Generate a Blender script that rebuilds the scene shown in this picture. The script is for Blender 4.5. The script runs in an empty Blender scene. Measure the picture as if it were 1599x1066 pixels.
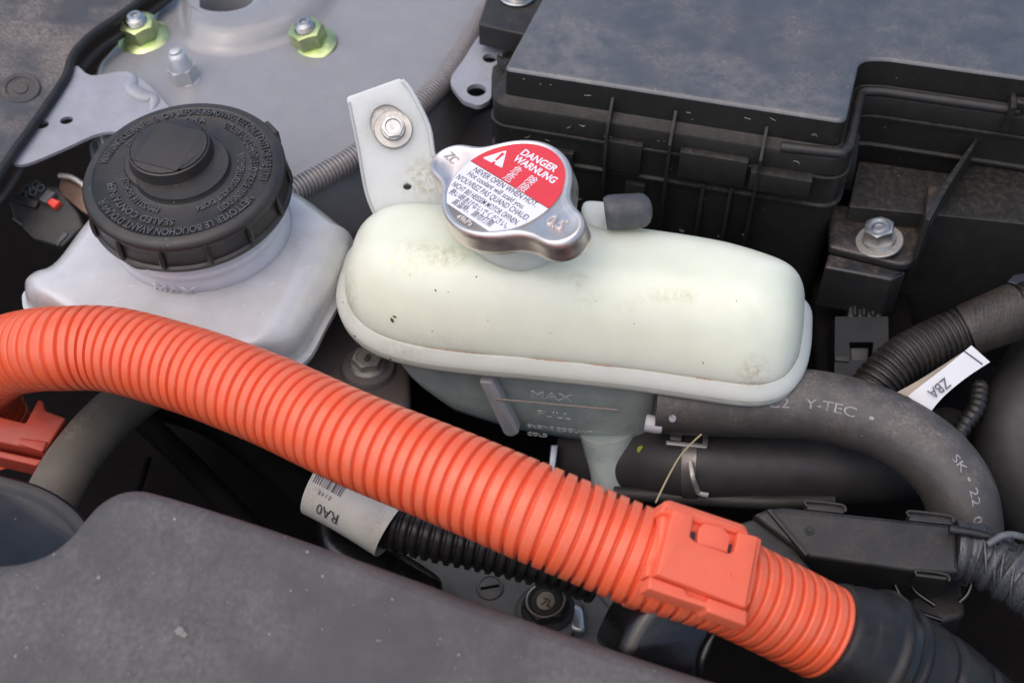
import bpy, bmesh, math, random
from mathutils import Vector, Matrix, noise
from mathutils.geometry import tessellate_polygon

# ------------------------------------------------------------------ camera, world, sun
SC = bpy.context.scene
COL = SC.collection
S = 0.01                                  # all modelling below is in centimetres
PITCH = math.radians(50)
DIST = 46.0
FPX = 2000.0
CAMP = Vector((0, -DIST*math.cos(PITCH), DIST*math.sin(PITCH)))
FWD = Vector((0, math.cos(PITCH), -math.sin(PITCH)))
RGT = Vector((1, 0, 0))
UPV = Vector((0, math.sin(PITCH), math.cos(PITCH)))
cd = bpy.data.cameras.new('camera')
cam = bpy.data.objects.new('camera', cd); COL.objects.link(cam)
cam.location = CAMP*S
cam.rotation_euler = (math.radians(90)-PITCH, 0, 0)
cd.sensor_width = 36; cd.lens = 36*FPX/1599
cd.clip_start = 0.01; cd.clip_end = 50
cd.dof.use_dof = True; cd.dof.focus_distance = 0.445; cd.dof.aperture_fstop = 13
SC.camera = cam

SUN_EL, SUN_AZ = math.radians(68), math.radians(235)     # azimuth from +Y towards +X
w = bpy.data.worlds.new('World'); SC.world = w; w.use_nodes = True
nt = w.node_tree; bg = nt.nodes['Background']
sky = nt.nodes.new('ShaderNodeTexSky'); sky.sky_type = 'NISHITA'; sky.sun_disc = False
sky.sun_elevation = SUN_EL; sky.sun_rotation = SUN_AZ
sky.air_density = 1.0; sky.dust_density = 2.0; sky.ozone_density = 0.4
nt.links.new(sky.outputs[0], bg.inputs[0]); bg.inputs[1].default_value = 0.145
sl = bpy.data.lights.new('sun', 'SUN'); sl.energy = 1.6; sl.angle = math.radians(90); sl.color = (1.0, 0.87, 0.74)
so = bpy.data.objects.new('sun', sl); COL.objects.link(so)
sd = Vector((math.sin(SUN_AZ)*math.cos(SUN_EL), math.cos(SUN_AZ)*math.cos(SUN_EL), math.sin(SUN_EL)))
so.rotation_euler = (-sd).to_track_quat('-Z', 'Y').to_euler(); so.location = sd*3
SC.view_settings.view_transform = 'Standard'; SC.view_settings.look = 'None'
SC.view_settings.exposure = 0.42; SC.view_settings.gamma = 1
SC.render.engine = 'CYCLES'
SC.cycles.use_denoising = True
SC.cycles.max_bounces = 8; SC.cycles.caustics_reflective = False; SC.cycles.caustics_refractive = False

# ------------------------------------------------------------------ geometry helpers
def ray(px, py):
    return FWD*FPX + RGT*(px-799.5) - UPV*(py-533)

class Frame:
    """a plane standing in the scene: origin, normal, in-plane axes (cm)"""
    def __init__(s, o, n=(0, 0, 1), x=(1, 0, 0)):
        s.o = Vector(o); s.n = Vector(n).normalized()
        s.x = (Vector(x) - s.n*Vector(x).dot(s.n)).normalized(); s.y = s.n.cross(s.x)
    def w(s, a, b, c=0.0): return s.o + s.x*a + s.y*b + s.n*c
    def hit(s, px, py, c=0.0):
        d = ray(px, py); t = (s.o + s.n*c - CAMP).dot(s.n)/d.dot(s.n)
        p = CAMP + d*t - s.o
        return Vector((p.dot(s.x), p.dot(s.y)))
    def pts(s, L, c=0.0): return [s.hit(a, b, c) for a, b in L]
    def mat(s):
        m = Matrix.Identity(4)
        for i in range(3):
            m[i][0], m[i][1], m[i][2], m[i][3] = s.x[i], s.y[i], s.n[i], s.o[i]*S
        return m
def H(z): return Frame((0, 0, z))
def at(px, py, z): return H(z).w(*H(z).hit(px, py))
def n_ell(px, py, ratio, dx, dy):
    """normal of a disc seen at px,py as an ellipse of that axis ratio, its minor axis along (dx, dy up)"""
    v = -ray(px, py).normalized(); d = RGT*dx + UPV*dy
    d = (d - v*d.dot(v)).normalized()
    return v*ratio + d*math.sqrt(1-ratio*ratio)

def cr(P, n, closed=False):
    """Catmull-Rom through P, about n samples, even in arc length"""
    P = [Vector(p) for p in P]; m = len(P); out = []
    segs = m if closed else m-1
    for i in range(segs):
        if closed: a, b, c, d = P[i-1], P[i], P[(i+1) % m], P[(i+2) % m]
        else: a, b, c, d = P[max(i-1, 0)], P[i], P[i+1], P[min(i+2, m-1)]
        for k in range(16):
            t = k/16
            out.append(0.5*((2*b)+(c-a)*t+(2*a-5*b+4*c-d)*t*t+(3*b-a-3*c+d)*t**3))
    out.append(P[0] if closed else P[-1])
    L = [0]
    for i in range(1, len(out)): L.append(L[-1]+(out[i]-out[i-1]).length)
    res = []; j = 0; cnt = n if closed else n-1
    for i in range(n):
        s = L[-1]*i/cnt
        while j < len(L)-2 and L[j+1] < s: j += 1
        u = (s-L[j])/max(L[j+1]-L[j], 1e-9)
        res.append(out[j].lerp(out[j+1], u))
    return res
def crn(P, per):
    """closed Catmull-Rom with exactly per samples between control points"""
    P = [Vector(p) for p in P]; m = len(P); out = []
    for i in range(m):
        a, b, c, d = P[i-1], P[i], P[(i+1) % m], P[(i+2) % m]
        for k in range(per):
            t = k/per
            out.append(0.5*((2*b)+(c-a)*t+(2*a-5*b+4*c-d)*t*t+(3*b-a-3*c+d)*t**3))
    return out
def fillet(P, r, n=5):
    """round the corners of a 2D polygon; r is one radius or a list"""
    out = []; m = len(P)
    for i in range(m):
        p = Vector(P[i]); a = Vector(P[i-1])-p; b = Vector(P[(i+1) % m])-p
        rr = r[i] if isinstance(r, (list, tuple)) else r
        t = min(rr, a.length*.48, b.length*.48)
        if t < 1e-4: out.append(p); continue
        A = p+a.normalized()*t; B = p+b.normalized()*t
        for k in range(n+1):
            u = k/n; out.append(A*(1-u)**2+p*2*u*(1-u)+B*u*u)
    return out
def area(P): return sum(P[i-1][0]*P[i][1]-P[i][0]*P[i-1][1] for i in range(len(P)))/2
def offs(P, d):
    """offset a CCW outline outwards by d"""
    m = len(P); out = []
    for i in range(m):
        a = P[i]-P[i-1]; b = P[(i+1) % m]-P[i]
        na = Vector((a.y, -a.x)).normalized() if a.length > 1e-9 else Vector((0, 0))
        nb = Vector((b.y, -b.x)).normalized() if b.length > 1e-9 else na
        n = na+nb
        n = n.normalized() if n.length > 1e-6 else na
        k = max(n.dot(nb), .5)
        out.append(P[i]+n*(d/k))
    return out

class MB:
    """collects faces in world centimetres, then links ONE mesh object"""
    def __init__(s): s.v = []; s.f = []
    def add(s, vs, fs):
        k = len(s.v); s.v += [Vector(v) for v in vs]; s.f += [tuple(i+k for i in f) for f in fs]; return s
    def loft(s, rings, c0=True, c1=True, closed=True):
        k = len(s.v); n = len(rings[0])
        for r in rings: s.v += [Vector(p) for p in r]
        for i in range(len(rings)-1):
            for j in range(n if closed else n-1):
                a = k+i*n+j; b = k+i*n+(j+1) % n
                s.f.append((a, b, b+n, a+n))
        for on, o, ri in ((c0, 0, 0), (c1, (len(rings)-1)*n, -1)):
            if not on: continue
            if n <= 8: s.f.append(tuple(k+o+j for j in range(n))); continue
            for t in tessellate_polygon([[Vector(p)*100 for p in rings[ri]]]): s.f.append(tuple(k+o+i for i in t))
        return s
    def prof(s, F, outline, prof, c0=True, c1=True):
        """outline (2D, in frame F) swept through (outward offset, height) pairs from bottom to top"""
        if area(outline) < 0: outline = list(reversed(outline))
        return s.loft([[F.w(p.x, p.y, h) for p in (offs(outline, d) if abs(d) > 1e-9 else outline)] for d, h in prof], c0, c1)
    def slab(s, F, outline, z0, z1, bev=.06, n=3):
        pr = [(0, z0)]
        for i in range(n+1):
            a = math.pi/2*i/n; pr.append((-bev*(1-math.cos(a)), z1-bev+bev*math.sin(a)))
        return s.prof(F, outline, pr)
    def holed(s, F, outline, holes, z0, z1):
        loops = [outline]+holes; allp = [p for l in loops for p in l]
        tri = tessellate_polygon([[Vector((p.x, p.y, 0)) for p in l] for l in loops])
        k = len(s.v); n = len(allp)
        s.v += [F.w(p.x, p.y, z1) for p in allp]+[F.w(p.x, p.y, z0) for p in allp]
        for t in tri:
            A, B, C = [allp[i] for i in t]
            if (B-A).cross(C-A) < 0: t = t[::-1]
            s.f.append(tuple(k+i for i in t)); s.f.append(tuple(k+n+i for i in reversed(t)))
        o = 0
        for l in loops:
            m = len(l)
            for j in range(m): s.f.append((k+o+j, k+o+(j+1) % m, k+n+o+(j+1) % m, k+n+o+j))
            o += m
        return s
    def tube(s, P, rad, seg=20, cap=True, up=(0, 0, 1), sx=1.0):
        n = len(P); rings = []; nrm = None
        for i in range(n):
            t = (P[min(i+1, n-1)]-P[max(i-1, 0)]).normalized()
            if nrm is None:
                nrm = Vector(up)
            nrm = (nrm-t*nrm.dot(t)).normalized(); b = t.cross(nrm)
            r = rad(i/(n-1)) if callable(rad) else (rad[i] if isinstance(rad, list) else rad)
            rings.append([P[i]+(nrm*math.cos(a)+b*math.sin(a)*sx)*r for a in [2*math.pi*j/seg for j in range(seg)]])
        return s.loft(rings, cap, cap)
    def lathe(s, F, prof, seg=48, c0=True, c1=True):
        return s.loft([[F.w(r*math.cos(2*math.pi*j/seg), r*math.sin(2*math.pi*j/seg), h) for j in range(seg)] for r, h in prof], c0, c1)
    def box(s, F, a0, a1, b0, b1, z0, z1, bev=.04):
        return s.slab(F, [Vector((a0, b0)), Vector((a1, b0)), Vector((a1, b1)), Vector((a0, b1))], z0, z1, bev, 2)
    def build(s, name, mat, parent=None, angle=38, smooth=True):
        me = bpy.data.meshes.new(name)
        if parent is None:
            n = len(s.v); o = sum(s.v, Vector())/n; o.z = min(v.z for v in s.v)
            o = o*S; inv = Matrix.Translation(-o)
        else:
            inv = parent['_m'] if False else WM[parent.name].inverted()
        me.from_pydata([tuple(inv @ (v*S)) for v in s.v], [], s.f)
        bm = bmesh.new(); bm.from_mesh(me); bmesh.ops.recalc_face_normals(bm, faces=bm.faces); bm.to_mesh(me); bm.free()
        me.validate()
        if smooth:
            for p in me.polygons: p.use_smooth = True
            me.set_sharp_from_angle(angle=math.radians(angle))
        me.materials.append(mat)
        ob = bpy.data.objects.new(name, me); COL.objects.link(ob)
        if parent is None:
            ob.location = o; WM[ob.name] = Matrix.Translation(o)
        else:
            ob.parent = parent; WM[ob.name] = WM[parent.name].copy()
        return ob
WM = {}
def root(name, label, cat, where, group=None, mat=None):
    o = bpy.data.objects.new(name, None); COL.objects.link(o); o.empty_display_size = .01
    m = mat if mat is not None else Matrix.Translation(Vector(where)*S)
    o.matrix_world = m; WM[o.name] = m.copy()
    o['label'] = label; o['category'] = cat
    if group: o['group'] = group
    return o
def tag(o, label=None, cat=None, group=None, kind=None):
    if label: o['label'] = label
    if cat: o['category'] = cat
    if group: o['group'] = group
    if kind: o['kind'] = kind
    return o
def copy_tree(o, m, label, parent=None):
    c = o.copy(); COL.objects.link(c)
    if parent is None: c.matrix_world = m; c['label'] = label
    else: c.parent = parent
    for ch in o.children: copy_tree(ch, None, None, c)
    return c
def circ(cx, cy, r, n=32, ry=None, rot=0):
    ry = ry or r; out = []
    for j in range(n):
        a = 2*math.pi*j/n; x, y = r*math.cos(a), ry*math.sin(a)
        out.append(Vector((cx+x*math.cos(rot)-y*math.sin(rot), cy+x*math.sin(rot)+y*math.cos(rot))))
    return out
_tc = {}
def text(s, size=1.0, sx=1.0, extrude=0.0, bold=0.0):
    """flat lettering as (verts, faces, width), left-aligned on the baseline"""
    cu = bpy.data.curves.new('lettering', 'FONT'); cu.body = s; cu.size = size; cu.extrude = extrude; cu.offset = bold
    cu.resolution_u = 3
    ob = bpy.data.objects.new('lettering', cu); COL.objects.link(ob)
    dg = bpy.context.evaluated_depsgraph_get()
    me = bpy.data.meshes.new_from_object(ob.evaluated_get(dg))
    vs = [Vector((v.co.x*sx, v.co.y, v.co.z)) for v in me.vertices]; fs = [tuple(p.vertices) for p in me.polygons]
    bpy.data.objects.remove(ob); bpy.data.curves.remove(cu); bpy.data.meshes.remove(me)
    x1 = max([v.x for v in vs], default=0)
    return vs, fs, x1

# ------------------------------------------------------------------ materials
def new_mat(name):
    m = bpy.data.materials.new(name); m.use_nodes = True
    return m, m.node_tree, m.node_tree.nodes['Principled BSDF']
def nd(nt, t, **k):
    n = nt.nodes.new(t)
    for a, b in k.items():
        if a.startswith('i_'): n.inputs[a[2:].replace('_', ' ')].default_value = b
        else: setattr(n, a, b)
    return n
def coords(nt, sc=(1, 1, 1)):
    """world-fixed coordinates in centimetres"""
    g = nd(nt, 'ShaderNodeNewGeometry'); m = nd(nt, 'ShaderNodeVectorMath', operation='SCALE'); m.inputs['Scale'].default_value = 100
    nt.links.new(g.outputs['Position'], m.inputs[0])
    if sc == (1, 1, 1): return m.outputs[0]
    m2 = nd(nt, 'ShaderNodeVectorMath', operation='MULTIPLY'); m2.inputs[1].default_value = sc
    nt.links.new(m.outputs[0], m2.inputs[0]); return m2.outputs[0]
def noise_n(nt, vec, scale, detail=4, rough=.55, lo=.4, hi=.6, dist=0):
    n = nd(nt, 'ShaderNodeTexNoise'); n.inputs['Scale'].default_value = scale; n.inputs['Detail'].default_value = detail
    n.inputs['Roughness'].default_value = rough; n.inputs['Distortion'].default_value = dist
    nt.links.new(vec, n.inputs['Vector'])
    r = nd(nt, 'ShaderNodeMapRange'); r.inputs[1].default_value = lo; r.inputs[2].default_value = hi
    nt.links.new(n.outputs['Fac'], r.inputs[0]); return r.outputs[0]
def math_n(nt, op, a, b):
    m = nd(nt, 'ShaderNodeMath', operation=op, use_clamp=False)
    for i, x in enumerate((a, b)):
        if x is None: continue
        if isinstance(x, (int, float)): m.inputs[i].default_value = x
        else: nt.links.new(x, m.inputs[i])
    return m.outputs[0]
def mix(nt, fac, a, b):
    m = nd(nt, 'ShaderNodeMix', data_type='RGBA')
    if isinstance(fac, (int, float)): m.inputs[0].default_value = fac
    else: nt.links.new(fac, m.inputs[0])
    for i, x in ((6, a), (7, b)):
        if isinstance(x, tuple): m.inputs[i].default_value = (*x, 1) if len(x) == 3 else x
        else: nt.links.new(x, m.inputs[i])
    return m.outputs[2]
def ball(nt, vec, c, r):
    """1 at world point c (cm) falling to 0 at distance r; r may be a 3-tuple"""
    r = r if isinstance(r, tuple) else (r, r, r)
    m = nd(nt, 'ShaderNodeVectorMath', operation='SUBTRACT'); m.inputs[1].default_value = c
    nt.links.new(vec, m.inputs[0])
    q = nd(nt, 'ShaderNodeVectorMath', operation='DIVIDE'); q.inputs[1].default_value = r; nt.links.new(m.outputs[0], q.inputs[0])
    l = nd(nt, 'ShaderNodeVectorMath', operation='LENGTH'); nt.links.new(q.outputs[0], l.inputs[0])
    k = nd(nt, 'ShaderNodeMapRange'); k.inputs[1].default_value = 1; k.inputs[2].default_value = .35
    nt.links.new(l.outputs['Value'], k.inputs[0]); return k.outputs[0]
def M(name, col, rough=.5, metal=0, spec=.5, dust=0, dustcol=(.20, .16, .12), dscale=.5, specks=0, bump=0, bscale=12, var=.12,
      coat=0, sss=0, ssr=(1, .9, .6), sscale=.006, aniso=0, stains=(), stretch=(1, 1, 1), grain=0, scratch=0, rvar=.08, updust=True):
    m, nt, b = new_mat(name); L = nt.links
    P = coords(nt, stretch)
    b.inputs['Metallic'].default_value = metal; b.inputs['Specular IOR Level'].default_value = spec
    b.inputs['Coat Weight'].default_value = coat; b.inputs['Coat Roughness'].default_value = .15
    v = noise_n(nt, P, .9, 5, .6, .3, .7)
    c = mix(nt, v, tuple(x*(1-var) for x in col), tuple(min(1, x*(1+var)) for x in col))
    rr = math_n(nt, 'MULTIPLY_ADD', noise_n(nt, P, 1.7, 4, .6, .3, .7), rvar*2); rr.node.inputs[2].default_value = rough-rvar
    if dust:
        d = noise_n(nt, P, dscale, 6, .62, .42, .66)
        fine = noise_n(nt, P, 9, 3, .6, .3, .75)
        d = math_n(nt, 'MULTIPLY', d, fine); 
        if updust:
            g = nd(nt, 'ShaderNodeNewGeometry'); sp = nd(nt, 'ShaderNodeSeparateXYZ'); L.new(g.outputs['Normal'], sp.inputs[0])
            mr = nd(nt, 'ShaderNodeMapRange'); mr.inputs[1].default_value = .1; mr.inputs[2].default_value = .8; mr.inputs[3].default_value = .15
            L.new(sp.outputs[2], mr.inputs[0]); d = math_n(nt, 'MULTIPLY', d, mr.outputs[0])
        d = math_n(nt, 'MULTIPLY', d, dust)
        c = mix(nt, d, c, dustcol); rr = math_n(nt, 'ADD', rr, math_n(nt, 'MULTIPLY', d, .35))
    for (pt, r, sc_, lo, hi, amt, scol) in stains:
        k = math_n(nt, 'MULTIPLY', ball(nt, coords(nt), pt, r), noise_n(nt, coords(nt), sc_, 6, .65, lo, hi, .1))
        c = mix(nt, math_n(nt, 'MULTIPLY', k, amt), c, scol)
    if specks:
        vo = nd(nt, 'ShaderNodeTexVoronoi'); vo.inputs['Scale'].default_value = 2.2; L.new(P, vo.inputs['Vector'])
        k = nd(nt, 'ShaderNodeMapRange'); k.inputs[1].default_value = .07; k.inputs[2].default_value = .04; L.new(vo.outputs['Distance'], k.inputs[0])
        sx_ = nd(nt, 'ShaderNodeSeparateColor'); L.new(vo.outputs['Color'], sx_.inputs[0])
        k2 = nd(nt, 'ShaderNodeMapRange'); k2.inputs[1].default_value = .45; k2.inputs[2].default_value = 1; L.new(sx_.outputs[0], k2.inputs[0])
        c = mix(nt, math_n(nt, 'MULTIPLY', math_n(nt, 'MULTIPLY', k.outputs[0], k2.outputs[0]), specks), c, (.42, .40, .37))
    L.new(c, b.inputs['Base Color']); L.new(rr, b.inputs['Roughness'])
    if sss:
        b.inputs['Subsurface Weight'].default_value = sss; b.inputs['Subsurface Radius'].default_value = ssr
        b.inputs['Subsurface Scale'].default_value = sscale
    h = None
    if bump:
        h = math_n(nt, 'MULTIPLY', noise_n(nt, P, bscale, 3, .6, 0, 1), bump)
    if grain:
        g2 = math_n(nt, 'MULTIPLY', noise_n(nt, P, 45, 2, .6, 0, 1), grain); h = g2 if h is None else math_n(nt, 'ADD', h, g2)
    if scratch:
        mp = nd(nt, 'ShaderNodeMapping'); mp.inputs['Rotation'].default_value = (0, 0, .7); mp.inputs['Scale'].default_value = (14, .7, 4); L.new(P, mp.inputs[0])
        s2 = math_n(nt, 'MULTIPLY', noise_n(nt, mp.outputs[0], 1, 3, .6, .45, .5), scratch); h = s2 if h is None else math_n(nt, 'ADD', h, s2)
    if h is not None:
        bp = nd(nt, 'ShaderNodeBump'); bp.inputs['Strength'].default_value = 1; bp.inputs['Distance'].default_value = .0001
        L.new(h, bp.inputs['Height']); L.new(bp.outputs[0], b.inputs['Normal'])
    return m
# ------------------------------------------------------------------ palette
PP = dict(sss=.7, ssr=(1, .95, .75), sscale=.025, spec=.4)
m_blk = M('black_moulding', (.018, .017, .017), .5, dust=.35, dustcol=(.13, .10, .08), dscale=1.2, grain=.5, bump=.4)
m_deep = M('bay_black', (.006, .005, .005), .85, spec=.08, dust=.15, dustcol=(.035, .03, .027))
m_gloss = M('glossy_black', (.006, .006, .007), .24, bump=.5, bscale=3, dust=.12, dustcol=(.06, .05, .045))
m_rub = M('black_rubber', (.011, .011, .012), .42, spec=.4, bump=.5, bscale=6, dust=.35, dustcol=(.07, .06, .055), dscale=1.2)
m_zinc = M('zinc_steel', (.50, .50, .49), .34, metal=1, bump=1.0, bscale=5, dust=.4, dustcol=(.3, .27, .24), updust=False, dscale=1.2)
m_zdull = M('dull_zinc', (.47, .45, .42), .48, metal=.85, bump=1.5, bscale=9, dust=.7, dustcol=(.25, .22, .19), updust=False)
m_yz = M('yellow_green_zinc', (.47, .56, .27), .33, metal=.9, bump=1.2, bscale=4, var=.35, stains=[], dust=.4, dustcol=(.55, .58, .40), updust=False, dscale=1.5)

# ------------------------------------------------------------------ the bay around the things
mb = MB(); F0 = H(-15)
mb.loft([[F0.w(x, y) for x, y in ((-45, -30), (45, -30), (45, 50), (-45, 50))], [F0.w(x, y, .5) for x, y in ((-45, -30), (45, -30), (45, 50), (-45, 50))]])
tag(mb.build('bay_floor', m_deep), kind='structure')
mb = MB(); ring = [(-42, -26), (42, -26), (42, 46), (-42, 46)]; big = [(-43, -27), (43, -27), (43, 47), (-43, 47)]
mb.loft([[H(-14.5).w(*p) for p in ring], [H(-.6).w(*p) for p in ring], [H(-.6).w(*p) for p in big], [H(-14.5).w(*p) for p in big]], False, False)
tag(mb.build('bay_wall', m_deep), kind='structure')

# ------------------------------------------------------------------ strut tower (grey painted body panel)
m_paint = M('grey_body_paint', (.265, .265, .272), .22, spec=.6, coat=.5, bump=.4, bscale=.9, dust=.30, dustcol=(.33, .27, .23), dscale=.30, var=.05, grain=.15)
FT = Frame((0, 0, 0), (0, 0, 1))
out = [(142, 108), (158, 80), (200, 40), (260, -5), (330, -45), (450, -90), (620, -100), (740, -70), (772, -15), (748, 45), (700, 122), (640, 186), (560, 245), (455, 300), (380, 330), (250, 330), (165, 260), (140, 175)]
o2 = [FT.hit(*p) for p in out]; o2 = crn(o2, 6)
if area(o2) < 0: o2.reverse()
cen = sum(o2, Vector((0, 0)))/len(o2)
hc = FT.hit(350, -3, 1.0)      # opening in the crown of the tower
mb = MB(); rings = []
pr = [(1.06, -9), (1.02, -1.2), (1.0, -.7), (.985, -.3), (.96, -.08), (.93, 0), (.85, .08), (.72, .18)]
for k, z in pr: rings.append([FT.w(*(cen+(p-cen)*k), z) for p in o2])
pod = [FT.hit(*p) for p in [(284, 40), (296, 78), (350, 93), (420, 82), (490, 52), (530, 0), (520, -60), (430, -90), (330, -70), (290, -20)]]
pod = crn(pod, 11)[:]
def match(P, n, c, ref):
    """resample outline P to n points ordered by angle like ref about centre c"""
    import bisect
    out = []
    A = sorted([(math.atan2((p-c).y, (p-c).x), p) for p in P], key=lambda t: t[0])
    for r in ref:
        a = math.atan2((r-c).y, (r-c).x); ks = [t[0] for t in A]; i = bisect.bisect(ks, a)
        a0, p0 = A[i-1]; a1, p1 = A[i % len(A)]
        if i == 0: a0 -= 2*math.pi
        if i == len(A): a1 += 2*math.pi
        u = (a-a0)/max(a1-a0, 1e-9); out.append(p0.lerp(p1, max(0, min(1, u))))
    return out
pc = sum(pod, Vector((0, 0)))/len(pod)
podr = match(pod, len(o2), pc, [pc+(p-cen) for p in o2])
for k, z in ((1.25, .26), (1.06, .3), (1.0, .36), (.94, .55), (.86, .85), (.78, .98), (.70, 1.0)):
    rings.append([FT.w(*(pc+(p-pc)*k), z) for p in podr])
for k, z in ((1.25, 1.02), (1.08, 1.0), (1.0, .93), (.96, .75), (.95, .3), (.95, -3)):
    rings.append([FT.w(hc.x+1.3*k*math.cos(math.atan2((p-cen).y, (p-cen).x)), hc.y+.95*k*math.sin(math.atan2((p-cen).y, (p-cen).x)), z) for p in o2])
mb.loft(rings, False, True)
tag(mb.build('strut_tower', m_paint, angle=50), kind='structure')

# panel below the tower and under the tanks (brown-grey, half hidden)
m_under = M('undercoat', (.10, .08, .075), .5, dust=.4, dustcol=(.09, .07, .06))
Fp = Frame((0, 0, -3.6))
mb = MB().slab(Fp, fillet(Fp.pts([(430, 300), (780, 160), (830, 420), (640, 560), (640, 640), (450, 640), (380, 470)]), .5), -.6, 0, .3)
tag(mb.build('inner_panel', m_under), kind='structure')

# ------------------------------------------------------------------ fasteners
def washer(parent, F, r, hole, h, mat, name='washer', z=0):
    MB().lathe(F, [(r*.97, z), (r, z+h*.25), (r, z+h*.7), (r*.96, z+h), (hole, z+h), (hole, z)], 40, False, False).build(name, mat, parent)
def hexpts(r, rot=0): return [Vector((r*math.cos(math.radians(60*i+rot)), r*math.sin(math.radians(60*i+rot)))) for i in range(6)]
def hexhead(parent, F, r, h, mat, rot=0, z=0, dish=True, flange=None, name='hex_head'):
    mb = MB(); hx = hexpts(r, rot); n = 8
    P = []
    for i in range(6):
        for k in range(n): P.append(hx[i].lerp(hx[(i+1) % 6], k/n))
    def ringz(zf): return [F.w(p.x, p.y, zf(p)) for p in P]
    def circz(rr, zz): return [F.w(p.normalized().x*rr, p.normalized().y*rr, zz) for p in P]
    rin = r*.866
    top = lambda p: z+h-.32*(p.length-rin*.98)
    rings = []
    if flange: rings += [circz(flange, z), circz(flange, z+.05), circz(flange*.97, z+.08), circz(r*1.04, z+.16)]
    rings += [ringz(lambda p: z+(.16 if flange else 0)), ringz(top), circz(rin*.93, z+h)]
    if dish: rings += [circz(rin*.84, z+h), circz(rin*.76, z+h-.07), circz(rin*.1, z+h-.07)]
    mb.loft(rings, True, True); return mb.build(name, mat, parent, 30)
def letters(parent, F, s, size, mat, x0, y0, rot=0, ext=.012, z=0, sx=1, name='lettering', bold=0, slant=0, centre=False):
    vs, fs, w_ = text(s, size, sx, ext, bold); ca, sa = math.cos(rot), math.sin(rot)
    mb = MB(); out = []
    for v in vs:
        x = v.x-(w_/2 if centre else 0)+slant*v.y; out.append(F.w(x0+x*ca-v.y*sa, y0+x*sa+v.y*ca, z+v.z))
    mb.add(out, fs); return mb.build(name, mat, parent, smooth=False)

# two flanged nuts on the strut tower
Fn = Frame(at(480, 66, .45), n_ell(480, 66, .60, -.38, 1), (1, 0, 0))
Fn.o = at(487, 72, .1)
def make_nut():
    r = root('flange_nut', 'yellow-green flange nut on the strut tower right of the round tower opening', 'nut', None, 'yellow-green nuts on the strut tower', Fn.mat())
    MB().lathe(Fn, [(1.14, 0), (1.18, .04), (1.17, .09), (1.08, .14), (.80, .28)], 48, True, True).build('flange', m_yz, r)
    hx = hexpts(.80, 14); P = [hx[i].lerp(hx[(i+1) % 6], k/6) for i in range(6) for k in range(6)]
    rin = .69
    mb = MB(); ci = lambda rr, z: [Fn.w(p.normalized().x*rr, p.normalized().y*rr, z) for p in P]
    mb.loft([[Fn.w(p.x, p.y, .2) for p in P], [Fn.w(p.x, p.y, 1.02-.5*(p.length-rin)) for p in P], ci(.6, 1.05), ci(.47, 1.05), ci(.43, .95)], False, False)
    mb.build('nut_body', m_yz, r, 30)
    prf = [(.40, .6)]
    for k in range(8): prf += [(.42, 1.0+k*.04), (.39, 1.02+k*.04)]
    prf += [(.36, 1.34), (.30, 1.40), (.15, 1.41), (.13, 1.3)]
    MB().lathe(Fn, prf, 32, False, True).build('stud_end', m_zinc, r)
    return r
nut = make_nut()
Fn2 = Frame(at(226, 62, .1), n_ell(226, 55, .60, -.45, 1), (1, .3, 0))
copy_tree(nut, Fn2.mat(), 'yellow-green flange nut on the strut tower nearest the dusty cowl panel')
# plain stud with a pointed pilot
Fs = Frame(at(292, 128, .05), n_ell(289, 120, .52, -.40, 1), (1, 0, 0))
r = root('stud_bolt', 'small bare grey stud with a stepped pointed tip standing on the strut tower', 'stud', None, None, Fs.mat())
m_stud = M('stud_zinc', (.55, .56, .57), .5, metal=.6, bump=2, bscale=6, dust=.5, dustcol=(.6, .6, .6), updust=False)
MB().lathe(Fs, [(.66, 0), (.66, .08), (.6, .13), (.58, .16)], 28).build('collar', m_stud, r)
hexhead(r, Fs, .62, .66, m_stud, 10, .13, False, name='hex_base')
MB().lathe(Fs, [(.53, .66), (.52, .86), (.44, 1.02), (.42, 1.32), (.32, 1.46), (.26, 1.5), (.25, 1.6), (.17, 1.66)], 28, False, True).build('pilot_tip', m_stud, r)
# pin-hole marks pressed near the stud
# ------------------------------------------------------------------ fluted grey hose round the tower
def corr(P, r, pitch, depth, seg=48, duty=.6, r_fn=None, samples=10, slit=None):
    """corrugated tube through the dense path P"""
    L = [0]
    for i in range(1, len(P)): L.append(L[-1]+(P[i]-P[i-1]).length)
    n = int(L[-1]/pitch*samples); Q = cr(P, n); rad = []
    for i in range(n):
        u = (i/samples) % 1.0; k = abs(u-.5)*2            # 0 crest centre, 1 groove centre
        e = duty; sft = .15
        t = min(1, max(0, (k-(e-sft))/(2*sft))); t = t*t*(3-2*t)
        base = r_fn(i/(n-1)) if r_fn else r
        rad.append(base-depth*t)
    return Q, rad
m_tubeg = M('silver_conduit', (.34, .31, .305), .34, metal=.4, dust=.3, dustcol=(.24, .19, .16), dscale=.7)
P = [at(*p) for p in [(400, 335, .0), (455, 300, .1), (508, 272, .1), (558, 243, .1), (608, 206, .1), (656, 163, .1), (698, 118, .0), (732, 66, -.2), (764, 4, -.4), (790, -60, -.5)]]
Q, rd = corr(P, .50, .17, .09, samples=8)
tag(MB().tube(Q, rd, 28).build('ribbed_hose', m_tubeg), 'thin silver-grey ribbed hose curving round the rim of the strut tower', 'hose')

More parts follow.
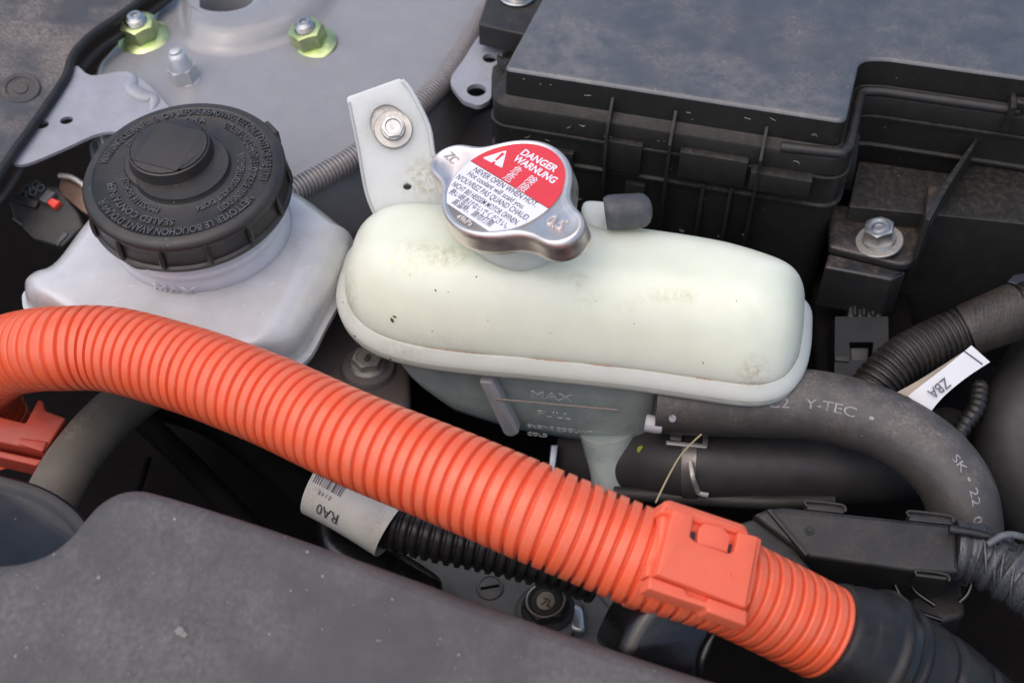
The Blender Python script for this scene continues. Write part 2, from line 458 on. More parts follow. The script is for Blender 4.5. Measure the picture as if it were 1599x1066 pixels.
# ------------------------------------------------------------------ cowl panel top left
m_cowl = M('dusty_cowl_plastic', (.055, .058, .065), .42, dust=1.3, dustcol=(.30, .24, .195), dscale=.28, grain=.7, bump=.5, updust=False)
Fc = Frame(at(60, 60, 1.6), (.12, -.1, 1))
r = root('cowl_panel', 'dusty black cowl panel in the top left corner with a round plug', 'car panel', at(60, 60, 1.6))
edge = [(-60, 330), (-12, 287), (20, 240), (52, 196), (84, 150), (104, 118), (112, 92), (124, 74), (150, 50), (188, 25), (232, -8), (300, -60)]
pl = [Fc.hit(*p) for p in edge]
MB().slab(Fc, pl+[Fc.hit(-260, -60), Fc.hit(-260, 330)], -.35, 0, .1).build('panel', m_cowl, r)
P = cr([Fc.w(*p, -.02) for p in pl], 120)
MB().tube(P, .2, 16).build('edge_seal', m_rub, r)
MB().tube(cr([Fc.w(p.x+.28, p.y-.25, -.6) for p in pl], 120), .16, 12).build('lower_seal', m_rub, r)
Fq = Frame(Fc.w(*Fc.hit(33, 140), .02), (.16, -.22, 1), (1, .5, 0))
MB().lathe(Fq, [(.80, -.1), (.80, .05), (.74, .12), (.6, .10), (.55, .04), (.3, .05), (.27, .1), (.1, .1)], 40, False, True).build('plug', M('dusty_plug', (.05, .048, .05), .6, dust=.7, dustcol=(.2, .16, .13), grain=1), r)
# grey painted sheet bracket below the cowl
m_brk = M('bracket_paint', (.30, .31, .345), .3, coat=.3, bump=1.2, bscale=1.1, dust=.3, dustcol=(.33, .28, .25), dscale=.6)
Fb = Frame(at(120, 180, .75), (.10, -.12, 1))
ol = crn(Fb.pts([(16, 250), (24, 222), (70, 178), (100, 140), (117, 103), (142, 118), (195, 112), (226, 128), (262, 165), (300, 220), (215, 210), (160, 207), (100, 232), (40, 256)]), 4)
holes = []
for (cx, cy, rx, ry) in ((66, 195, 11, 7), (104, 188, 11, 6)):
    c = Fb.hit(cx, cy); holes.append(circ(c.x, c.y, .27, 20, .2, .5))
if area(ol) < 0: ol.reverse()
mb = MB().holed(Fb, ol, holes, -.16, 0)
r = root('sheet_bracket', 'pale grey sheet metal bracket with two small holes left of the round black cap', 'bracket', at(120, 180, -.7))
mb.build('plate', m_brk, r)
ridge = [Fb.w(*Fb.hit(*p), -.03) for p in [(196, 112), (206, 122), (204, 138), (222, 150), (240, 155), (236, 172)]]
MB().tube(cr(ridge, 40), lambda t: .22*math.sin(math.pi*min(1, max(.02, t)))**.5, 12, sx=1.6).build('pressed_ridge', m_brk, r)

# ------------------------------------------------------------------ brake fluid tank
m_pp = M('milky_polypropylene', (.62, .62, .625), .20, coat=.8, bump=.4, bscale=.6, var=.08, dust=.2, dustcol=(.42, .34, .30), dscale=.5, sss=.5, ssr=(1, .9, .85), sscale=.012, spec=.5)
m_pp.node_tree.nodes['Principled BSDF'].inputs['Transmission Weight'].default_value = .12
m_pp2 = M('milky_neck', (.66, .68, .72), .35, var=.04, **PP)
rt = root('brake_fluid_tank', 'milky white translucent fluid tank under the large round black cap', 'fluid tank', at(290, 400, -1))
Fz = H(0); n = 8
Sx = [(42, 462), (52, 446), (90, 428), (150, 352), (240, 280), (350, 250), (460, 312), (540, 372), (552, 386), (534, 440), (502, 500), (468, 556), (410, 580), (300, 575), (170, 545), (60, 490)]
Tx = [(80, 448), (92, 436), (118, 420), (175, 350), (250, 285), (350, 260), (440, 315), (478, 345), (480, 362), (462, 410), (432, 470), (402, 520), (360, 540), (290, 540), (180, 520), (95, 466)]
ZB = -1.0
SS = crn([H(.1+ZB).hit(*p) for p in Sx], n); TT = crn([H(1.75+ZB).hit(*p) for p in Tx], n)
if area(SS) < 0: SS.reverse(); TT.reverse()
lip = offs(SS, .22)
bdy = offs(SS, -.9)
rings = [[H(ZB).w(*p, -3) for p in bdy], [H(ZB).w(*p, -.3) for p in bdy], [H(ZB).w(*p, -.3) for p in lip], [H(ZB).w(*p, -.05) for p in lip], [H(ZB).w(*p, .0) for p in offs(SS, .1)], [H(ZB).w(*p, .1) for p in SS]]
for k in range(1, 9):
    t = k/8; a = t*math.pi/2
    q = [s.lerp(u, .18*t+.82*(1-math.cos(a))) for s, u in zip(SS, TT)]
    rings.append([H(ZB).w(*p, .1+1.6*math.sin(a)**.8) for p in q])
cT = sum(TT, Vector((0, 0)))/len(TT)
for k in (.93, .8, .55, .25): rings.append([H(ZB).w(*(cT+(p-cT)*k), 1.7+.12*(1-k)) for p in TT])
mb = MB().loft(rings, True, True); mb.build('tank_body', m_pp, rt, 60)
NB = n_ell(290, 272, .68, -.335, 1)
capc = at(286, 265, 3.9); FB = Frame(capc, NB, (1, 0, 0))
rB = 165/2000*(capc-CAMP).dot(FWD)
Rk = rB*.975
# neck below the cap, axis shared with it
MB().lathe(FB, [(Rk*1.12, -4.3), (Rk*1.0, -3.95), (Rk*.93, -3.6), (Rk*.89, -3.2), (Rk*.875, -2.6), (Rk*.875, -2.3), (Rk*.91, -2.2), (Rk*.91, -1.98), (Rk*.86, -1.9), (Rk*.86, -1.0)], 72, False, False).build('neck', m_pp2, rt, 60)
for s, u, lift in (('MAX', 232, 0),):
    c = FB
    vs, fs, w_ = text(s, .62, 1.25, .03)
    a0 = math.radians(-113); out = []
    for v in vs:
        a = a0+v.x/(Rk*.9); out.append(FB.w((Rk*.895+v.z)*math.cos(a), (Rk*.895+v.z)*math.sin(a), -3.05+v.y))
    MB().add(out, fs).build('level_lettering', m_pp2, rt, smooth=False)
m_cap = M('black_cap_plastic', (.024, .022, .0215), .40, dust=.5, dustcol=(.09, .07, .05), dscale=.7, grain=.25, bump=.3, specks=.5)
m_capt = M('cap_lettering_glint', (.05, .048, .048), .30, spec=.8, dust=.5, dustcol=(.2, .2, .19), updust=False, dscale=2)  # letter colour lifted above the cap's to paint in their glints
rc = root('tank_cap', 'large round black screw cap with raised warning text and a square grip', 'cap', None, None, FB.mat())
pr = [(.93, -1.42), (.985, -1.40), (1.0, -1.32), (1.0, -1.2), (.972, -1.14), (.968, -.45), (.985, -.36), (.985, -.2), (.965, -.08), (.93, 0), (.88, .02), (.86, -.03), (.5, -.03), (.47, 0), (.455, .1), (.45, .2)]
MB().lathe(FB, [(a*Rk, b) for a, b in pr], 120, False, True).build('cap_shell', m_cap, rc)
kc = Vector((-.42, .30))          # grip stands a little off the middle as seen
q_ = [FB.hit(*p, .68) for p in ((252, 192), (326, 203), (274, 262), (199, 252))]
if area(q_) < 0: q_.reverse()
gc = sum(q_, Vector((0, 0)))/4; gr = sum((p-gc).length for p in q_)/4*.99
sq = [gc+(p-gc).normalized()*gr for p in q_]
MB().lathe(Frame(FB.w(gc.x, gc.y, 0), FB.n, FB.x), [(gr*1.30, -.05), (gr*1.24, .1), (gr*1.12, .16), (gr*1.07, .50), (gr*1.06, .60), (gr*1.02, .63), (gr*1.0, .60)], 72, False, True).build('grip_drum', m_cap, rc)
for i in range(4):        # four sloped shoulders round a flat square
    a, b = sq[i], sq[(i+1) % 4]
    arc = []
    for k in range(7):
        an = math.atan2((a-gc).y, (a-gc).x)+math.pi/2*k/6; arc.append(gc+Vector((gr*.995*math.cos(an), gr*.995*math.sin(an))))
    mb = MB(); v = [FB.w(a.x, a.y, .685), FB.w(b.x, b.y, .685)]+[FB.w(p.x, p.y, .655) for p in reversed(arc)]
    mb.add(v, [tuple(range(len(v)))]); mb.build('grip_shoulder', m_cap, rc)
mb = MB().slab(FB, sq, .5, .69, .015).build('grip_square', M('grip_worn', (.03, .027, .025), .55, grain=.8, specks=.8, dust=.4, dustcol=(.08, .065, .05)), rc)
for k in range(14):
    a = math.radians(k*360/14+7); Fr = Frame(FB.w(Rk*.965*math.cos(a), Rk*.965*math.sin(a), 0), FB.x*math.cos(a)+FB.y*math.sin(a), FB.n)
    P = [Fr.w(-1.4, 0, .02), Fr.w(-1.2, 0, .1), Fr.w(-.8, 0, .1), Fr.w(-.35, 0, .05), Fr.w(-.12, 0, -.08)]
    MB().tube(cr(P, 14), lambda t: .03+.075*math.sin(math.pi*(.08+.86*t)), 8).build('grip_rib', m_cap, rc)
def arc_text(s, r0, size, start, step_scale=1.0, sx=.8, name='cap_lettering'):
    vs, fs, w_ = text(s, size, sx, .035, .006); out = []
    for v in vs:
        a = math.radians(start)-v.x*step_scale/(r0+size*.35); r_ = r0+v.y
        out.append(FB.w(r_*math.cos(a), r_*math.sin(a), .0+v.z))
    mb = MB().add(out, fs); mb.build(name, m_capt, rc, smooth=False)
    return math.degrees(w_*step_scale/(r0+size*.35))
arc_text("WARNING CLEAN FILLER CAP BEFORE REMOVING. USE ONLY DOT3 OR SAE J1703", Rk*.775, .44, 172, 1, .60)
arc_text("NETTOYER LE BOUCHON AVANT D'OUVRIR", Rk*.775, .44, -28, 1, .74)
arc_text("BRAKE FLUID FROM A", Rk*.655, .40, 150, 1, .8)
arc_text("UTILISER UNIQUEMENT LE LIQUIDE DE FREINS DOT3", Rk*.655, .40, 62, 1, .54)
arc_text("SEALED CONTAINER", Rk*.655, .40, -88, 1, .95)
arc_text("BREMSFLUESSIGKEIT DOT4", Rk*.535, .34, 20, 1, .8)
arc_text("FMVSS116 ISO4925", Rk*.525, .34, -105, 1, .85)
# little oval boss with emblem-like relief near the back right
a = math.radians(42); Fo = Frame(FB.w(Rk*.62*math.cos(a), Rk*.62*math.sin(a), 0), FB.n, FB.x)
# hinge tab at the rim
a = math.radians(-118); Ft = Frame(FB.w(Rk*.93*math.cos(a), Rk*.93*math.sin(a), -1.8), FB.n, FB.x*-math.sin(a)+FB.y*math.cos(a))
tb = fillet([Vector(p) for p in [(-1.1, -.6), (-.55, -.62), (.0, -.5), (.5, -.3), (.9, .3), (-1.2, .3)]], .3)
tb = [Vector((p.x, -p.y)) for p in tb]
tabm = MB()
ol = fillet(FB.pts([(168, 365), (186, 396), (206, 410), (228, 412), (240, 402), (236, 375)], -1.6), .25)
tabm.slab(FB, ol, -1.95, -1.15, .12).build('rim_tab', m_cap, rc)
a = math.radians(38); Fr = Frame(FB.w(Rk*.985*math.cos(a), Rk*.985*math.sin(a), -.4), FB.n, FB.x*-math.sin(a)+FB.y*math.cos(a))
MB().box(Fr, -.38, .38, -.12, .1, -.3, .28, .06).build('rim_notch', m_cap, rc)

# ------------------------------------------------------------------ coolant reservoir
def stn(px, py, z, r, amt=.8, col=(.40, .37, .17), sc=4.5, lo=.38, hi=.70): return (tuple(at(px, py, z)), r, sc, lo, hi, amt*.8, col)
stains = [stn(660, 395, 2.7, (2.0, 1.0, 1), .5), stn(700, 400, 2.7, (.9, .6, 1), .6), stn(915, 455, 2.8, (.9, .7, 1), .55), stn(975, 462, 2.8, (1.3, .45, 1), .6),
          stn(1040, 450, 2.8, (1.3, .35, 1), .6), stn(905, 430, 2.8, (.5, .5, 1), .5), stn(1075, 455, 2.8, (.5, .3, 1), .5), stn(1180, 570, 1.0, (.8, .5, 1.5), .7, (.32, .20, .10)),
          stn(640, 540, .5, (2.6, .6, .6), .4, (.30, .20, .12)), stn(550, 460, .3, (.4, 1.6, 2), .45, (.28, .24, .1)), stn(600, 550, 0, (2, .6, .5), .5, (.3, .2, .12))]
PPr = dict(PP); PPr['sss'] = .75
m_res = M('coolant_tank_plastic', (.73, .76, .625), .36, coat=.15, bump=.5, bscale=1.2, var=.035, stains=stains, specks=0, **PPr)
m_flg = M('coolant_tank_flange', (.70, .70, .57), .4, bump=.7, bscale=2, var=.05, stains=stains[:8], **PPr)
m_low = M('coolant_tank_lower', (.62, .73, .69), .36, bump=.6, var=.12, sss=.5, ssr=(.8, .95, 1), sscale=.03, spec=.5, dust=.5, dustcol=(.25, .2, .17), updust=False, dscale=.8)
m_low.node_tree.nodes['Principled BSDF'].inputs['Transmission Weight'].default_value = .18
rr_ = root('coolant_reservoir', 'cream translucent coolant reservoir with metal pressure cap on its neck', 'coolant tank', at(880, 560, -5))
Sx = [(548, 376), (532, 412), (524, 452), (534, 490), (560, 520), (600, 541), (660, 556), (740, 566), (820, 573), (910, 582), (1000, 592), (1090, 605), (1165, 615), (1208, 612), (1240, 596), (1262, 560), (1270, 505), (1262, 462), (1200, 432), (1080, 400), (900, 372), (760, 352), (650, 345), (590, 350)]
Tx = [(612, 362), (604, 380), (604, 400), (614, 420), (636, 438), (672, 452), (720, 462), (770, 470), (830, 477), (910, 486), (1000, 496), (1080, 503), (1120, 505), (1150, 498), (1176, 482), (1190, 456), (1190, 424), (1170, 402), (1130, 385), (1040, 366), (900, 344), (780, 324), (700, 316), (644, 332)]
FR = Frame((0, 0, 0), (0, 0, 1))
SS = crn([H(0).hit(*p) for p in Sx], 6); TT = crn([H(2.65).hit(*p) for p in Tx], 6)
cT = sum(TT, Vector((0, 0)))/len(TT); TT = [cT+(p-cT)*.90 for p in TT]
if area(SS) < 0: SS.reverse(); TT.reverse()
rings = []
inner = offs(SS, -.36)
pA, pB = H(2.6).hit(690, 392), H(2.6).hit(1130, 432)      # spine of the dome
def spine(p):
    d = pB-pA; u = max(0, min(1, (p-pA).dot(d)/d.length_squared)); return pA+d*u
for k in range(0, 25):
    kk = 1-(k/24)**1.35; rg = []
    if k == 24: kk = .02
    for j, s_ in enumerate(inner):
        e_ = inner[(j+1) % len(inner)]-inner[j-1]; ny = -e_.x/max(e_.length, 1e-6)
        fr = max(0, -ny); fr = fr*fr*(3-2*fr); n_ = 4.2*(1-fr)+2.35*fr; m_ = .64*(1-fr)+.97*fr
        c_ = spine(s_); q = c_+(s_-c_)*kk
        z = 2.62*(1-kk**n_)**m_
        rg.append(H(0).w(q.x, q.y, .10+z))
    rings.append(rg)
rings.insert(0, [H(0).w(*p, -.3) for p in inner])
MB().loft(rings, False, True).build('tank_upper', m_res, rr_, 70)
# seam flange band
mb = MB(); pr = [(-.5, -.8), (-.12, -.80), (-.03, -.76), (.0, -.66), (.0, -.52), (-.015, -.49), (-.015, -.47), (.02, -.45), (.035, -.42), (.02, -.35), (-.06, -.21), (-.17, -.06), (-.27, .05), (-.325, .10), (-.345, .10), (-.355, .07), (-.37, .07), (-.44, .10)]
mb.loft([[H(0).w(*p, z) for p in offs(SS, d)] for d, z in pr], False, False)
mb.build('seam_flange', m_res, rr_, 50)
# broken brown dirt lines along the seam and the lower edge
random.seed(8); mb = MB(); m_dirt = M('seam_dirt', (.34, .22, .15), .8, var=.3)
for d_, z_, ra in ((-.35, .085, .032), (-.35, .09, .024), (.012, -.45, .013)):
    Ln = offs(SS, d_); n_ = len(Ln); j = 0
    while j < n_-4:
        ln = random.randint(3, 11)
        seg_ = [H(0).w(*Ln[(j+i) % n_], z_) for i in range(ln)]
        if j > 4 and seg_[0].y < 0 and random.random() < .72:
            mb.tube(cr(seg_, ln*3), (lambda r0: lambda t: r0*(.35+.65*math.sin(math.pi*t))*(.7+.5*random.random()))(ra*random.uniform(.5, 1.5)), 6)
        j += ln+random.randint(0, 3)
tag(mb.build('seam_dirt', m_dirt, rr_), kind='stuff')
# underside and lower tank
Lx = [(575, 400), (565, 450), (590, 500), (628, 535), (700, 548), (800, 560), (900, 572), (985, 582), (1030, 578), (1046, 556), (1040, 520), (1020, 470), (900, 430), (720, 400)]
LL = crn([H(-.5).hit(*p) for p in Lx], 7)
if area(LL) < 0: LL.reverse()
low = []
cL = sum(LL, Vector((0, 0)))/len(LL)
def lw(p, z):
    """lower wall: the left bottom slopes away to the right with depth"""
    x = p.x; ks = [(-9, .15), (-4.6, .28), (-3.4, .60), (-2.3, .82), (0, .97), (2, 1), (9, 1)]
    for (a, fa), (b, fb) in zip(ks, ks[1:]):
        if a <= x <= b: f = fa+(fb-fa)*(x-a)/(b-a)
    return H(0).w(p.x, p.y, -.5+(z+.5)*f)
for z, d in ((-.5, -.05), (-1.5, -.05), (-2.5, -.08), (-4.2, -.12), (-5.0, -.25), (-5.6, -.5), (-5.95, -.9), (-6.05, -1.3)): low.append([lw(p, z) for p in offs(LL, d)])
MB().loft(list(reversed(low)), True, False).build('tank_lower', m_low, rr_, 60)
mb = MB().loft([[H(0).w(*p, -.77) for p in offs(SS, -.1)], [H(0).w(*p, -.74) for p in offs(SS, -.1)]], True, True); mb.build('tank_underside', m_low, rr_)
P = cr([at(*p) for p in [(950, 668, -4.9), (955, 700, -5.7), (960, 745, -6.7), (962, 790, -8.0)]], 20)
MB().tube(P, lambda t: 1.15-.3*t, 32).build('outlet_spout', m_low, rr_)
# pale rib and level marks on the front wall of the lower tank
Fw = Frame(H(-2).w(*H(-2).hit(800, 640)), (.08, -1, .12), (1, .08, 0))
m_rib = M('rib_plastic', (.46, .46, .48), .4, sss=.3, sscale=.008)
Fw.o = Fw.o + Fw.n*.0
yf = min(p.y for p in LL)
def front(px, py):           # point on the front wall
    F_ = Frame(H(-1).w(*[p for p in LL if abs(p.x-H(-1).hit(px, 600).x) < .8 and p.y < cL.y][0]), (.0, -1, .0)); return F_
def fw_frame(px0, px1):
    a = H(-.5).hit(px0, 0 or 566+(px0-700)*.11); b = H(-.5).hit(px1, 566+(px1-700)*.11)
    A = Vector((a.x, a.y, 0)); B = Vector((b.x, b.y, 0)); x = (B-A).normalized(); n_ = Vector((x.y, -x.x, 0))
    return Frame(A+n_*.1, n_, x)
FWL = fw_frame(740, 900)
FWL.o = FWL.o - FWL.n*.22
rib = FWL.pts([(748, 590), (770, 592), (812, 672), (800, 678), (788, 674)])
MB().slab(FWL, fillet(rib, .15), -.3, .16, .08).build('wall_rib', m_rib, rr_)
def wtext(s, px, py, h, name='level_lettering', sx=1.0, ex=.05, mat=None):
    p = FWL.hit(px, py); return letters(rr_, FWL, s, h, mat or m_low, p.x, p.y, ext=ex, z=.2, sx=sx, name=name)
m_mark = M('level_mark', (.42, .47, .46), .45, sss=.2, sscale=.006, dust=.7, dustcol=(.2, .17, .15), updust=False, dscale=3)
wtext('MAX', 828, 613, .58, mat=m_mark, sx=1.25, ex=.02); wtext('FULL', 838, 642, .48, mat=m_mark, sx=1.25, ex=.02); 
wtext('ENGINE COOLANT', 824, 660, .27, mat=m_mark, sx=1.05, ex=.02); wtext('COLD', 824, 672, .27, mat=m_mark, sx=1.05, ex=.02)
a, b = FWL.hit(775, 617), FWL.hit(965, 634)
MB().tube([FWL.w(a.x, a.y, .17), FWL.w(b.x, b.y, .17)], .035, 8).build('level_line', M('level_line_dirt', (.30, .24, .21), .5), rr_)
MB().lathe(Frame(at(1008, 660, -2.2), (1, -.25, 0), (0, 0, 1)), [(.34, 0), (.32, .4), (.28, .62), (.2, .64)], 24, False, True).build('side_nub', m_rib, rr_)
# filler neck
NC = n_ell(780, 290, .645, -.40, 1)
capw = at(778, 296, 4.75); FCp = Frame(capw, NC, (1, 0, 0)); kc = (capw-CAMP).dot(FWD)/2000.0   # cm per pixel there
MB().lathe(FCp, [(2.05, -3.2), (1.88, -2.4), (1.78, -2.15), (1.72, -2.0), (1.70, -1.8), (1.70, -1.3), (1.9, -1.25), (1.9, -.9), (1.7, -.8), (1.6, -.3)], 64, False, False).build('filler_neck', m_res, rr_, 60)
# overflow nipple shoulder under the rubber cap
MB().slab(H(2.3), fillet(H(2.3).pts([(905, 316), (955, 320), (1010, 345), (960, 385), (915, 360)]), .5), -.4, .28, .25).build('nipple_shoulder', m_res, rr_)
# bracket tab (one leaf of the same moulding), turned towards the lens side
Pb = at(640, 312, 2.1); nb = n_ell(612, 200, .97, -.1, 1)
FK = Frame(Pb, nb, (1, 0, 0))
m_tab = M('tab_plastic', (.72, .73, .63), .38, bump=.6, var=.05, stains=[(tuple(FK.w(*FK.hit(665, 278))), (1.1, 1.1, 1.1), 4, .42, .6, .7, (.36, .32, .17)), (tuple(FK.w(*FK.hit(590, 195))), (1.6, 1.6, 1.6), 3, .42, .6, .25, (.45, .40, .3))], **PP)
wc = FK.hit(614, 203)
ol = FK.pts([(541, 152), (625, 122), (640, 140), (668, 196), (676, 240), (690, 265), (700, 330), (590, 345), (572, 310), (558, 235)])
ol = fillet(ol, [.12, .12, .6, .8, .8, .3, .2, .2, .6, .8], 5)
if area(ol) < 0: ol.reverse()
slot = circ(*FK.hit(607, 194), .68, 32, .78, .5); pin = circ(*FK.hit(636, 291), .16, 16, .13)
mb = MB().holed(FK, ol, [list(slot), list(pin)], -.32, -.02)
mb.build('mounting_tab', m_tab, rr_, 30)
ed = [FK.w(p.x, p.y, .02) for p in FK.pts([(628, 126), (642, 142), (669, 197), (677, 241), (690, 268)])]
MB().tube(cr(ed, 40), .09, 10).build('tab_rim', m_tab, rr_)
ed = [FK.w(p.x, p.y, -.05) for p in FK.pts([(545, 160), (560, 235), (572, 300), (588, 340)])]
MB().tube(cr(ed, 40), .07, 10).build('tab_rim', m_tab, rr_)
# bolt through the tab
FKb = Frame(FK.w(wc.x, wc.y, .0), nb, (1, 0, 0))
r = root('flange_bolt', 'zinc bolt with large washer through the slotted tab of the coolant reservoir', 'bolt', None, None, FKb.mat())
washer(r, FKb, .72, .2, .13, m_zdull)
hexhead(r, FKb, .41, .42, m_zinc, 8, .13, True, .46)
letters(r, FKb, '8', .3, m_zinc, -.1, -.1, .3, .02, .49)
# metal bolt boss seen through the slot
m_dk = M('dark_steel', (.12, .12, .125), .4, metal=.7)
cs = FK.hit(605, 192)
MB().lathe(Frame(FK.w(cs.x, cs.y, -.2), nb), [(1.0, -.5), (1.0, 0)], 32).build('backing_plate', m_zdull, r)

# ------------------------------------------------------------------ pressure cap
m_ss = M('pressed_stainless', (.80, .72, .67), .40, metal=1, bump=.35, bscale=2, var=.08, dust=.0, dustcol=(.45, .36, .3), updust=False, dscale=2)
rp = root('pressure_cap', 'two-eared stainless pressure cap with red and white warning label', 'cap', None, None, FCp.mat())
lab = FCp.pts([(693, 334), (885, 289), (809, 223), (741, 349)])       # extremes of the label disc
c0 = FCp.hit(789, 290); RL = 98/2000*(capw-CAMP).dot(FWD)
F2 = Frame(FCp.w(c0.x, c0.y, 0), NC, (1, 0, 0))
# outline: disc with two ears toward (700,243) and (893,365)
e1 = F2.hit(700, 248); e2 = F2.hit(890, 368); R0 = 110/98*RL+.02
def sm_union(a, circles, k=.35, off=0):
    """radius of the blended outline in direction a"""
    d = Vector((math.cos(a), math.sin(a))); lo, hi = 0, 8
    def sdf(p):
        r_ = 0
        for c, rr in circles: r_ += math.exp(-(( p-c).length-rr)/k)
        return -k*math.log(r_)
    for _ in range(40):
        m = (lo+hi)/2
        if sdf(d*m) < off: lo = m
        else: hi = m
    return d*lo
e1d = e1.normalized(); e2d = e2.normalized()
circles = [(Vector((0, 0)), R0-.08), (F2.hit(705, 250), .86), (F2.hit(874, 352), .84), (F2.hit(705, 250)*.66, 1.02), (F2.hit(874, 352)*.66, 1.02)]
pr = [(-.12, -.86), (-.02, -.88), (.02, -.84), (.02, -.70), (.0, -.62), (.0, -.3), (-.015, -.14), (-.06, -.03), (-.12, .02), (-.19, .015), (-.25, -.03), (-.30, -.065)]
MB().loft([[F2.w(*sm_union(2*math.pi*j/160, circles, .22, d), h) for j in range(160)] for d, h in pr], False, True).build('cap_shell', m_ss, rp, 50)
MB().lathe(F2, [(1.9, -1.25), (2.1, -1.2), (2.1, -.6)], 48, True, False).build('lock_ring', m_ss, rp)
# label: white disc, red segment, bare chord
m_white = M('label_white', (.72, .72, .77), .4, var=.02, coat=.3); m_red = M('label_red', (.66, .035, .045), .38, var=.04, coat=.3)
m_ink = M('label_ink', (.10, .09, .12), .5); m_bare = M('cap_recess', (.30, .26, .235), .35, metal=.6)
def seg(sign, pts_line, pts_line2=None, R=None, n=64):
    R = R or RL
    P = circ(0, 0, R, 96)
    def clip(P, a, b, s):
        out = []; d = b-a
        for i in range(len(P)):
            p, q = P[i], P[(i+1) % len(P)]; fp = d.cross(p-a)*s; fq = d.cross(q-a)*s
            if fp >= 0: out.append(p)
            if fp*fq < 0: out.append(p.lerp(q, fp/(fp-fq)))
        return out
    P = clip(P, pts_line[0], pts_line[1], sign)
    if pts_line2: P = clip(P, pts_line2[0], pts_line2[1], -sign)
    return P
la, lb = F2.hit(735, 250), F2.hit(858, 325)
ld = (lb-la).normalized(); lrot = math.atan2(ld.y, ld.x)
wa, wb = F2.hit(694, 314), F2.hit(764, 361)
MB().slab(F2, circ(0, 0, RL*1.015, 96), -.1, -.045, .01).build('label_recess', m_bare, rp)
sgn = 1 if (lb-la).cross(F2.hit(830, 250)-la) > 0 else -1
MB().slab(F2, seg(sgn, (la, lb)), -.06, -.025, .004, 1).build('red_panel', m_red, rp)
MB().slab(F2, seg(-sgn, (la-Vector((-ld.y, ld.x))*.03, lb-Vector((-ld.y, ld.x))*.03), (wa, wb)), -.06, -.022, .004, 1).build('white_panel', m_white, rp)
def ltext(s, px, py, size, mat, sx=1, bold=0, z=-.018, name='label_lettering'):
    p = F2.hit(px, py); return letters(rp, F2, s, size, mat, p.x, p.y, lrot, .003, z, sx, name, bold, 0)
def fit(s, x0, y0, x1, y1, size, mat, bold=0):
    a, b = F2.hit(x0, y0), F2.hit(x1, y1); d = b-a; vs, fs, w_ = text(s, size, 1, 0, bold)
    return letters(rp, F2, s, size, mat, a.x, a.y, math.atan2(d.y, d.x), .003, -.018, d.length/w_, 'label_lettering', bold)
fit('DANGER', 811, 239.5, 865, 268.5, .40, m_white, .012); fit('WARNUNG', 800, 249, 863, 286, .40, m_white, .012)
fit('危', 796, 266.5, 807, 273, .42, m_white); fit('険', 818, 281.5, 831, 289, .42, m_white)
fit('危', 784, 277, 796, 284, .42, m_white); fit('險', 806, 293, 819, 300, .42, m_white)
for s, x0, y0, x1, y1, sz in (('NEVER OPEN WHEN HOT.', 737, 266, 835, 323, .32), ('Hot coolant will scald you.', 728, 272, 815, 326, .31), ("N'OUVREZ PAS QUAND CHAUD.", 710.5, 277.5, 822, 344.5, .33),
                      ('NICHT BEI HEISSEM MOTOR ÖFFNEN.', 704, 288.5, 805.5, 351, .31), ('熱い時あけないでください。', 700, 300, 789, 356, .30), ('高温時，請勿打開', 704, 316, 765, 353, .30)):
    fit(s, x0, y0, x1, y1, sz, m_ink, .002)
fit('49kPa', 710.5, 339, 734, 353, .30, M('recess_print', (.62, .58, .55), .5), .004)
tri = F2.pts([(753, 246), (791, 234), (784, 262)]); 
MB().slab(F2, fillet(tri, .09), -.03, -.012, .004, 1).build('warning_triangle', m_white, rp)
a, b = F2.hit(786, 239), F2.hit(774, 250); c_ = F2.hit(770.5, 254)
dd = (b-a); nn = Vector((-dd.y, dd.x)).normalized()
MB().slab(F2, [a+nn*.075, a-nn*.075, b-nn*.045, b+nn*.045], -.015, -.006, .002, 1).build('exclamation_stroke', m_red, rp)
MB().slab(F2, circ(c_.x, c_.y, .07, 16), -.015, -.006, .002, 1).build('exclamation_dot', m_red, rp)
letters(rp, F2, '0.5', .62, m_ss, *F2.hit(850, 345), lrot+.05, .03, -.04, .95, 'embossed_lettering', .01)
letters(rp, F2, 'ZC', .50, m_ss, *F2.hit(692, 243), lrot-.15, .03, -.04, .95, 'embossed_lettering', .01)

# specks of dirt lying on the tank
dg_ = bpy.context.evaluated_depsgraph_get(); random.seed(11)
def drop(px, py):
    o_ = CAMP*S; d_ = ray(px, py).normalized(); ok_, l_, n_, *_r = SC.ray_cast(dg_, o_, d_)
    return (l_/S, n_) if ok_ else (at(px, py, 2.5), Vector((0, 0, 1)))
mb = MB()
for px, py, r_ in ((613, 500, .10), (616, 494, .08), (680, 453, .05), (744, 432, .045), (700, 456, .035), (1098, 566, .045), (762, 500, .03), (675, 517, .035), (536, 472, .04), (640, 430, .03), (555, 525, .05), (610, 560, .05), (1150, 470, .03), (860, 520, .025), (990, 505, .03), (930, 470, .025)):
    c, n_ = drop(px, py); r_ *= .8
    Fx = Frame(c, n_, (random.uniform(-1, 1), random.uniform(-1, 1), .1))
    mb.slab(Fx, [Vector((r_*random.uniform(.6, 1.5)*math.cos(a), r_*random.uniform(.4, .9)*math.sin(a))) for a in [k*math.pi/3 for k in range(6)]], -.01, r_*.7, r_*.25, 2)
tag(mb.build('dirt_crumbs', M('dirt_crumb', (.06, .045, .03), .8)), 'dark crumbs of dirt scattered on the cream reservoir', None, None, 'stuff')

